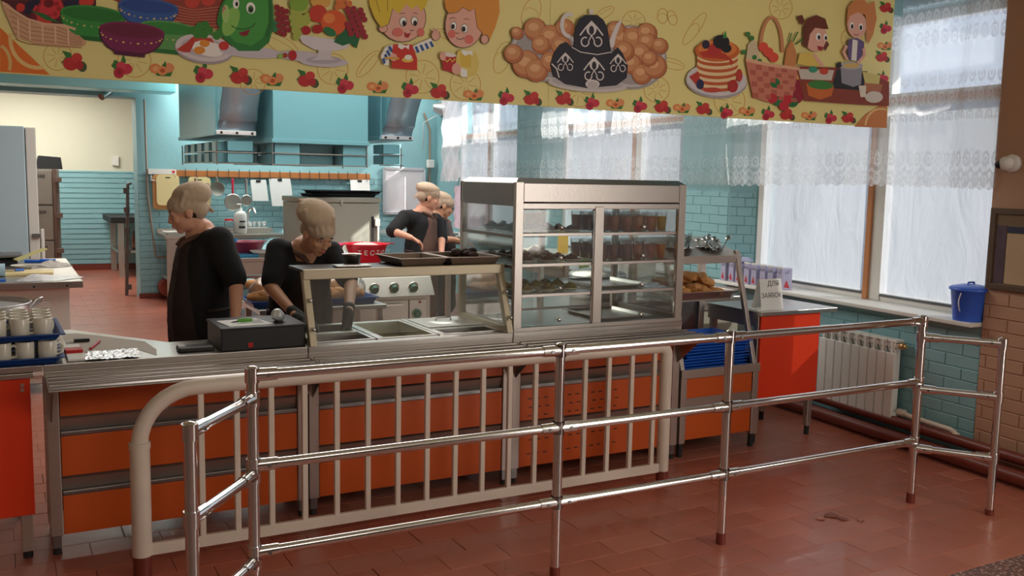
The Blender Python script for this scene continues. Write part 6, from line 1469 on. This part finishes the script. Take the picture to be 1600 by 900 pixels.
# round lamp beside the right hood and small lamp on the beam
la = thing('round_wall_lamp', 'round metal lamp with glass front high beside the right hood', 'lamp', (5.5, 12.9, 2.4)); c = P(688, 170, 'y', 12.9)
MB().use(ALU).cyl((c.x-.12, 12.9, c.z+.02), (c.x+.02, 12.88, c.z), .05, .11, 18).build('housing', parent=la); MB().use(STEEL_D).cyl((c.x+.02, 12.88, c.z), (c.x+.06, 12.875, c.z-.004), .13, n=22).build('rim', parent=la)
MB().use(ALU).tube([(c.x-.02, 12.95, c.z-.09), (c.x-.18, 13.1, c.z-.2), (c.x-.16, 13.15, c.z-.6)], .008, 6).build('cable', parent=la)
c = P(164, 146, 'y', 13.1); lb = thing('small_spot_lamp', 'small grey lamp on the underside of the beam over the back room doorway', 'lamp', tuple(c)); MB().use(STEEL_D).cyl((c.x-.05, 13.05, c.z-.05), (c.x+.06, 13.15, c.z+.03), .045, n=12).build('housing', parent=lb); MB().use(STEEL_D).cyl((c.x+.02, 13.12, c.z), (c.x+.02, 13.16, c.z+.08), .02, n=8).build('bracket', parent=lb)
# air duct running below the ceiling beside the beam
tag(mk(None, 'air_duct', mat('bright_turquoise_duct', s(150, 222, 228), .3, var=.03), (-1.5, 2.0, 12.55, 13.0, 2.66, 3.0), bev=.01), 'bright turquoise square air duct under the ceiling at the top left', 'duct')

# ================= COOKS =================
def V(px, py, y): return P(px, py, 'y', y)
def hand(mb, wrist, dirv, palmn, side, L=.17, curl=.6, splay=.12, r=.0085):
    """palm and five unequal fingers, thumb leaving the side of the palm"""
    d = Vector(dirv).normalized(); n = Vector(palmn); n = (n-d*n.dot(d)).normalized(); s_ = d.cross(n).normalized()*side
    w = Vector(wrist); pl = L*.50; k0 = w+d*pl
    for a in (-.026, -.009, .009, .026): mb.cap(w+s_*a*.7+d*.008, k0+s_*a*1.05, .015*r/.0085, .0125*r/.0085)
    for i, (a, l) in enumerate(((-.030, .80), (-.010, .96), (.010, 1.0), (.030, .90))):
        p = k0+s_*a; dd = (d+s_*a*splay*18).normalized(); ang = 0
        for j, f in enumerate((.42, .31, .25)):
            ang += curl*(.7, 1., .8)[j]; dv = (dd*math.cos(ang)+n*math.sin(ang)).normalized(); q_ = p+dv*L*.5*l*f; mb.cap(p, q_, r*(1.05-.08*j), r*(.98-.1*j)); p = q_
    p = w+s_*.030+d*pl*.35; dv = (d*.65+s_*.75+n*.25).normalized(); q_ = p+dv*.040; mb.cap(w+d*.02+s_*.015, p, .016*r/.0085, .014*r/.0085); mb.cap(p, q_, .0125*r/.0085, .0105*r/.0085); dv = (d*.9+s_*.3+n*.4).normalized(); mb.cap(q_, q_+dv*.030, .0105*r/.0085, r)
def head(mb, c, fwd, up, sc=1.):
    """skull, jaw, brow, nose, cheeks, lips, chin, ears; returns frame"""
    c = Vector(c); f = Vector(fwd).normalized(); u = Vector(up); u = (u-f*u.dot(f)).normalized(); r = f.cross(u)
    R3 = Matrix((r, f, u)).transposed()
    def e(o, rad): mb.ell(c+(r*o[0]+f*o[1]+u*o[2])*sc, [x*sc for x in rad], 20, 14, R3)
    e((0, -.012, .03), (.076, .094, .088)); e((0, .018, -.03), (.060, .068, .078)); e((0, .052, -.088), (.028, .024, .022)); e((0, .010, -.07), (.050, .055, .035))
    e((0, .074, .018), (.045, .018, .014)); e((0, .088, -.018), (.010, .014, .024)); e((0, .096, -.034), (.0135, .013, .011)); e((.010, .088, -.038), (.008, .008, .007)); e((-.010, .088, -.038), (.008, .008, .007))
    for k in (-1, 1): e((.036*k, .062, -.028), (.022, .020, .020)); e((.078*k, -.008, -.008), (.009, .020, .030)); e((.030*k, .068, .004), (.016, .014, .011))
    e((0, .078, -.058), (.023, .014, .007)); e((0, .076, -.069), (.020, .013, .008))
    return c, f, u, r
def face_bits(parent, fr, sc=1., glasses=False):
    c, f, u, r = fr; R3 = Matrix((r, f, u)).transposed()
    at_ = lambda o: c+(r*o[0]+f*o[1]+u*o[2])*sc
    q = MB().use(WHITE)
    for k in (-1, 1): q.ell(at_((.030*k, .0755, .002)), (.0125*sc, .006*sc, .0055*sc), 12, 8, R3)
    q.build('eye_whites', parent=parent)
    q = MB().use(EYE)
    for k in (-1, 1): q.ell(at_((.030*k, .080, .002)), (.0052*sc, .003*sc, .005*sc), 10, 6, R3)
    for k in (-1, 1): q.ell(at_((.030*k, .078, .008)), (.014*sc, .005*sc, .0022*sc), 10, 6, R3)
    q.build('irises', parent=parent)
    q = MB().use(HAIR)
    for k in (-1, 1): q.ell(at_((.031*k, .083, .0235)), (.018*sc, .006*sc, .0028*sc), 12, 6, R3)
    q.build('eyebrows', parent=parent)
    q = MB().use(LIPS); q.ell(at_((0, .0895, -.0585)), (.019*sc, .005*sc, .0040*sc), 12, 8, R3).ell(at_((0, .0870, -.068)), (.016*sc, .005*sc, .0048*sc), 12, 8, R3); q.build('lips', parent=parent)
    if glasses:
        q = MB().use(BLACK)
        for k in (-1, 1):
            q.tube([at_((.032*k+.021*math.cos(t), .094, .0+.017*math.sin(t))) for t in [2*PI*i/14 for i in range(14)]], .0022, 6, closed=True); q.tube([at_((.053*k, .092, .004)), at_((.078*k, .04, .006)), at_((.082*k, -.01, .004))], .002, 6)
        q.tube([at_((-.011, .096, .002)), at_((.011, .096, .002))], .002, 6); q.build('glasses', parent=parent)
def capcloth(parent, fr, seed, sc=1., puff=(0, -.045, .10), pr=(.098, .105, .075), knot=True):
    c, f, u, r = fr; R3 = Matrix((r, f, u)).transposed(); at_ = lambda o: c+(r*o[0]+f*o[1]+u*o[2])*sc
    mb = MB(); mb.ell(at_((0, -.014, .045)), [x*sc for x in (.090, .107, .070)], 22, 14, R3); mb.ell(at_(puff), [x*sc for x in pr], 22, 14, R3); mb.ell(at_((0, -.060, .012)), [x*sc for x in (.080, .062, .072)], 16, 10, R3)
    rg = random.Random(seed)
    for i in range(16):
        t = i*2*PI/16+rg.uniform(-.1, .1); k = rg.uniform(.55, .95)
        p = Vector(puff)+Vector((pr[0]*math.cos(t)*k, pr[1]*math.sin(t)*k, pr[2]*.55*rg.uniform(.2, .9)))
        q_ = Vector((.085*math.cos(t), .10*math.sin(t)-.014, .045)); mb.cap(at_(p), at_(q_), .014*sc, .010*sc)
    if knot: mb.ell(at_((0, -.118, .0)), .018*sc, 10, 8); mb.cap(at_((.0, -.12, .0)), at_((.02, -.135, -.04)), .010*sc, .006*sc); mb.cap(at_((.0, -.12, .0)), at_((-.02, -.14, -.03)), .010*sc, .006*sc)
    o = remesh(mb, 'cap', CAPM, parent, .0065*sc, 3)
    hb = MB().use(HAIR); hb.ell(at_((0, -.042, -.004)), [x*sc for x in (.070, .068, .050)], 18, 12, R3); hb.build('hair', parent=parent)
    return o
def person(lab, loc, J, fwd, up, seed, skin=SKIN, apron=APRON, sc=1., hands=((0, 0), (0, 0)), gloves=False, glasses=False, sleeve=.55, puff=None, pr=None, bulk=1., grp=None, apr_side=None):
    """J: joints head, neck, chest, waist, hip, then lists for shoulder/elbow/wrist per side, knees and feet"""
    t = thing('person', lab, 'person', (J['hip'].x, J['hip'].y, 0))
    sk = MB(); fr_ = head(sk, J['head'], fwd, up, sc)
    c, f, u, r = fr_
    sk.cap(c-f*.02*sc-u*.04*sc, J['neck'], .050*sc, .056*sc); sk.cap(J['neck'], J['chest'], .085, .10*bulk); sk.cap(J['chest'], J['hip'], .11*bulk, .12*bulk)
    for S, E, W_ in J['arms']:
        sk.cap(J['neck'], S, .05, .045); sk.cap(S, E, .045*bulk**.5, .036*bulk**.5); sk.cap(E, W_, .039*bulk**.5, .025)
    for S, (hd, hn, side, cl_) in zip(J['arms'], hands):
        hand(sk, S[2], hd, hn, side, curl=cl_, L=(.15 if gloves else .17)*sc, r=.006 if gloves else .0085)
    for H, K, A in J['legs']: sk.cap(J['hip'], H, .10, .09); sk.cap(H, K, .08, .055); sk.cap(K, A, .052, .036)
    remesh(sk, 'body', skin, t, .0062, 1)
    face_bits(t, fr_, sc, glasses)
    # shirt
    sh = MB(); cx = J['across']; b2 = bulk
    sh.cap(J['neck']-f*.012-Vector((0, 0, .02)), J['chest'], .066*b2, .125*b2)
    for k in (-1, 1): sh.cap(J['chest']+cx*.065*k*b2, J['waist']+cx*.055*k*b2, .118*b2, .125*b2); sh.cap(J['waist']+cx*.055*k*b2, J['hip']+cx*.06*k*b2, .125*b2, .135*b2)
    for S, E, W_ in J['arms']:
        e2 = S+(E-S)*min(1, sleeve/.55); sh.cap(J['chest']+(S-J['chest'])*.35+Vector((0, 0, .02)), S, .10*b2, .072*b2); sh.cap(S, e2, .070*b2, .062*b2**.7); sh.cap(J['neck']-f*.03-Vector((0, 0, .045)), S, .062, .068)
        if sleeve > .6: sh.cap(E, E+(W_-E)*.30, .062, .056)
    remesh(sh, 'shirt', SHIRT, t, .010, 4, disp=.012, dscale=.14)
    # trousers and shoes
    tr = MB(); tr.ell(J['hip'], (.17*b2, .14*b2, .13))
    for H, K, A in J['legs']: tr.cap(H, K, .10*b2, .075); tr.cap(K, A+Vector((0, 0, .03)), .075, .065)
    remesh(tr, 'trousers', TROUS, t, .014, 3)
    shb = MB()
    for H, K, A in J['legs']:
        d = J['face'].copy(); d.z = 0; d.normalize(); a0 = Vector((A.x, A.y, .042)); shb.cap(a0-d*.04, a0+d*.13, .040, .034)
    remesh(shb, 'shoes', BLACKM, t, .01, 1)
    # apron: bib, skirt, straps, tie
    fd = J['face']; ap = MB()
    def shell(mbx, off, w, z0, z1, rr): 
        pass
    a_ = J['apron']; bk_ = fd*(.075*b2)
    for k in (-1, -.33, .33, 1):
        ap.cap(J['chest']+fd*.075*b2+cx*.052*k*b2+Vector((0, 0, .03)), J['waist']+fd*.085*b2+cx*.085*k*b2, .066*b2, .075*b2)
        ap.cap(J['waist']+fd*.085*b2+cx*.085*k*b2, J['hip']+fd*.065*b2+cx*.12*k*b2-Vector((0, 0, .42)), .078*b2, .09*b2)
    remesh(ap, 'apron', apron, t, .010, 4, disp=.016, dscale=.12)
    stp = MB().use(APRON)
    for k in (-1, 1):
        p0 = J['chest']+fd*.13*b2+cx*.055*k*b2+Vector((0, 0, .07)); p1 = J['neck']+fd*.03+cx*.085*k+Vector((0, 0, -.012)); p2 = J['neck']-fd*.065+cx*.05*k+Vector((0, 0, -.0))
        stp.tube([p0, p0*.5+p1*.5+fd*.022, p1, p2], [.014]*4, 8)
    stp.build('neck_strap', parent=t)
    tb = MB().use(apron); wv = J['waist']; pts = [wv+cx*math.cos(a)*.185*b2+fd*math.sin(a)*.135*b2+Vector((0, 0, -.04)) for a in [PI+PI*i/12 for i in range(13)]]
    tb.tube(pts, .010, 8); tb.build('waist_tie', parent=t)
    kw = {}
    if puff: kw['puff'] = puff
    if pr: kw['pr'] = pr
    capcloth(t, fr_, seed, sc, **kw)
    if gloves:
        g = MB()
        for S, (hd, hn, side, cl_) in zip(J['arms'], hands):
            hand(g, S[2], hd, hn, side, curl=cl_, L=.172*sc, r=.0112); g.cap(S[2]-(S[2]-S[1]).normalized()*.05, S[2]+Vector(hd).normalized()*.04, .0335, .031)
            w_ = S[2]; d = Vector(hd).normalized(); n = Vector(hn); n = (n-d*n.dot(d)).normalized(); s_ = d.cross(n).normalized()*side
            for a in (-.026, 0, .026): g.cap(w_+s_*a*.7, w_+d*.085+s_*a, .0255, .0185)
        remesh(g, 'gloves', BLACKM, t, .0045, 1)
    return t
UP = Vector((0, 0, 1))
def legs_for(hip, cx, fd, w=.09): return [(hip+cx*w*k-Vector((0, 0, .03)), Vector((hip.x, hip.y, .47))+cx*w*k*1.05+fd*.03, Vector((hip.x, hip.y, .08))+cx*w*k*1.1) for k in (-1, 1)]
# cook 1: left, turned to the left, arm hanging
fd = Vector((-.93, .05, 0)).normalized(); cx = Vector((fd.y, -fd.x, 0))
hp1 = V(318, 512, 5.50); J = dict(head=V(291, 331, 5.42), neck=V(314, 364, 5.46), chest=V(322, 404, 5.47), waist=V(316, 468, 5.48), hip=hp1, face=fd, across=cx, apron=0)
J['arms'] = [(V(343, 376, 5.30), V(369, 440, 5.18), V(368, 504, 5.10)), (V(304, 396, 5.66), V(300, 452, 5.74), V(296, 492, 5.66))]
J['legs'] = legs_for(hp1, cx, fd)
person('cook in black shirt and dark apron at the left, turned away to the left', None, J, (-.90, .10, -.22), (-.2, 0, 1), 1, skin=SKIN, apron=APRON_D, sleeve=.50, bulk=1.12,
       hands=((( .05, -.2, -1), (-1, 0, 0), 1, .45), ((-.6, -.5, -.3), (0, 0, -1), 1, .5)), puff=(0, -.052, .085), pr=(.10, .108, .072))
# cook 2: bending over the pans with black gloves
fd = Vector((.30, -.95, 0)).normalized(); cx = Vector((fd.y, -fd.x, 0))
hp2 = V(462, 515, 5.50); J = dict(head=V(497, 366, 5.14), neck=V(477, 390, 5.32), chest=V(473, 424, 5.40), waist=V(466, 472, 5.48), hip=hp2, face=fd, across=cx, apron=0)
J['arms'] = [(V(435, 391, 5.36), V(423, 448, 5.24), V(463, 494, 4.98)), (V(517, 396, 5.30), V(548, 442, 5.14), V(545, 488, 4.86))]
J['legs'] = legs_for(hp2, cx, fd)
person('cook in brown apron and black gloves bending over the food pans', None, J, (.28, -.86, -.50), (.10, -.25, 1), 2, skin=SKIN2, apron=APRON_D, sleeve=.46, bulk=1.02, gloves=True,
       hands=(((.9, -.25, -.45), (0, .1, -1), -1, .35), ((-.25, -.3, -.9), (-.5, .2, -.4), 1, .5)), puff=(.03, -.04, .112), pr=(.112, .112, .074))
# cook 3: standing farther back, looking to the right
fd = Vector((.72, -.55, 0)).normalized(); cx = Vector((fd.y, -fd.x, 0))
hp3 = V(655, 415, 8.15); J = dict(head=V(671, 309, 8.15), neck=V(662, 330, 8.2), chest=V(659, 353, 8.2), waist=V(655, 384, 8.18), hip=hp3, face=fd, across=cx, apron=0)
J['arms'] = [(V(632, 340, 8.1), V(613, 361, 8.0), V(642, 371, 7.82)), (V(680, 344, 8.3), V(690, 372, 8.2), V(690, 395, 7.95))]
J['legs'] = legs_for(hp3, cx, fd)
person('cook in brown apron standing farther back and looking to the right', None, J, (.90, -.28, -.20), (.1, 0, 1), 3, skin=SKIN, apron=APRON, sleeve=.54,
       hands=(((.75, -.3, -.45), (0, -.2, -1), -1, .5), ((.1, -.4, -.8), (-1, 0, 0), 1, .4)), puff=(0, -.036, .078), pr=(.104, .112, .062))
# cook 4: partly hidden behind cook 3, wearing glasses
fd = Vector((.9, -.35, 0)).normalized(); cx = Vector((fd.y, -fd.x, 0))
hp4 = V(688, 410, 8.75); J = dict(head=V(694, 322, 8.7), neck=V(684, 338, 8.75), chest=V(684, 358, 8.75), waist=V(687, 384, 8.75), hip=hp4, face=fd, across=cx, apron=0)
J['arms'] = [(V(686, 350, 8.58), V(690, 374, 8.5), V(712, 374, 8.35)), (V(684, 352, 8.95), V(700, 376, 8.85), V(718, 378, 8.7))]
J['legs'] = legs_for(hp4, cx, fd)
person('cook with glasses partly hidden behind the standing cook, hands on the table', None, J, (.92, -.25, -.34), (.1, 0, 1), 4, skin=SKIN2, apron=APRON_D, sleeve=.50, glasses=True,
       hands=(((1, -.2, -.15), (0, 0, -1), -1, .4), ((1, -.3, -.1), (0, 0, -1), 1, .4)), puff=(0, -.045, .080), pr=(.092, .10, .056))
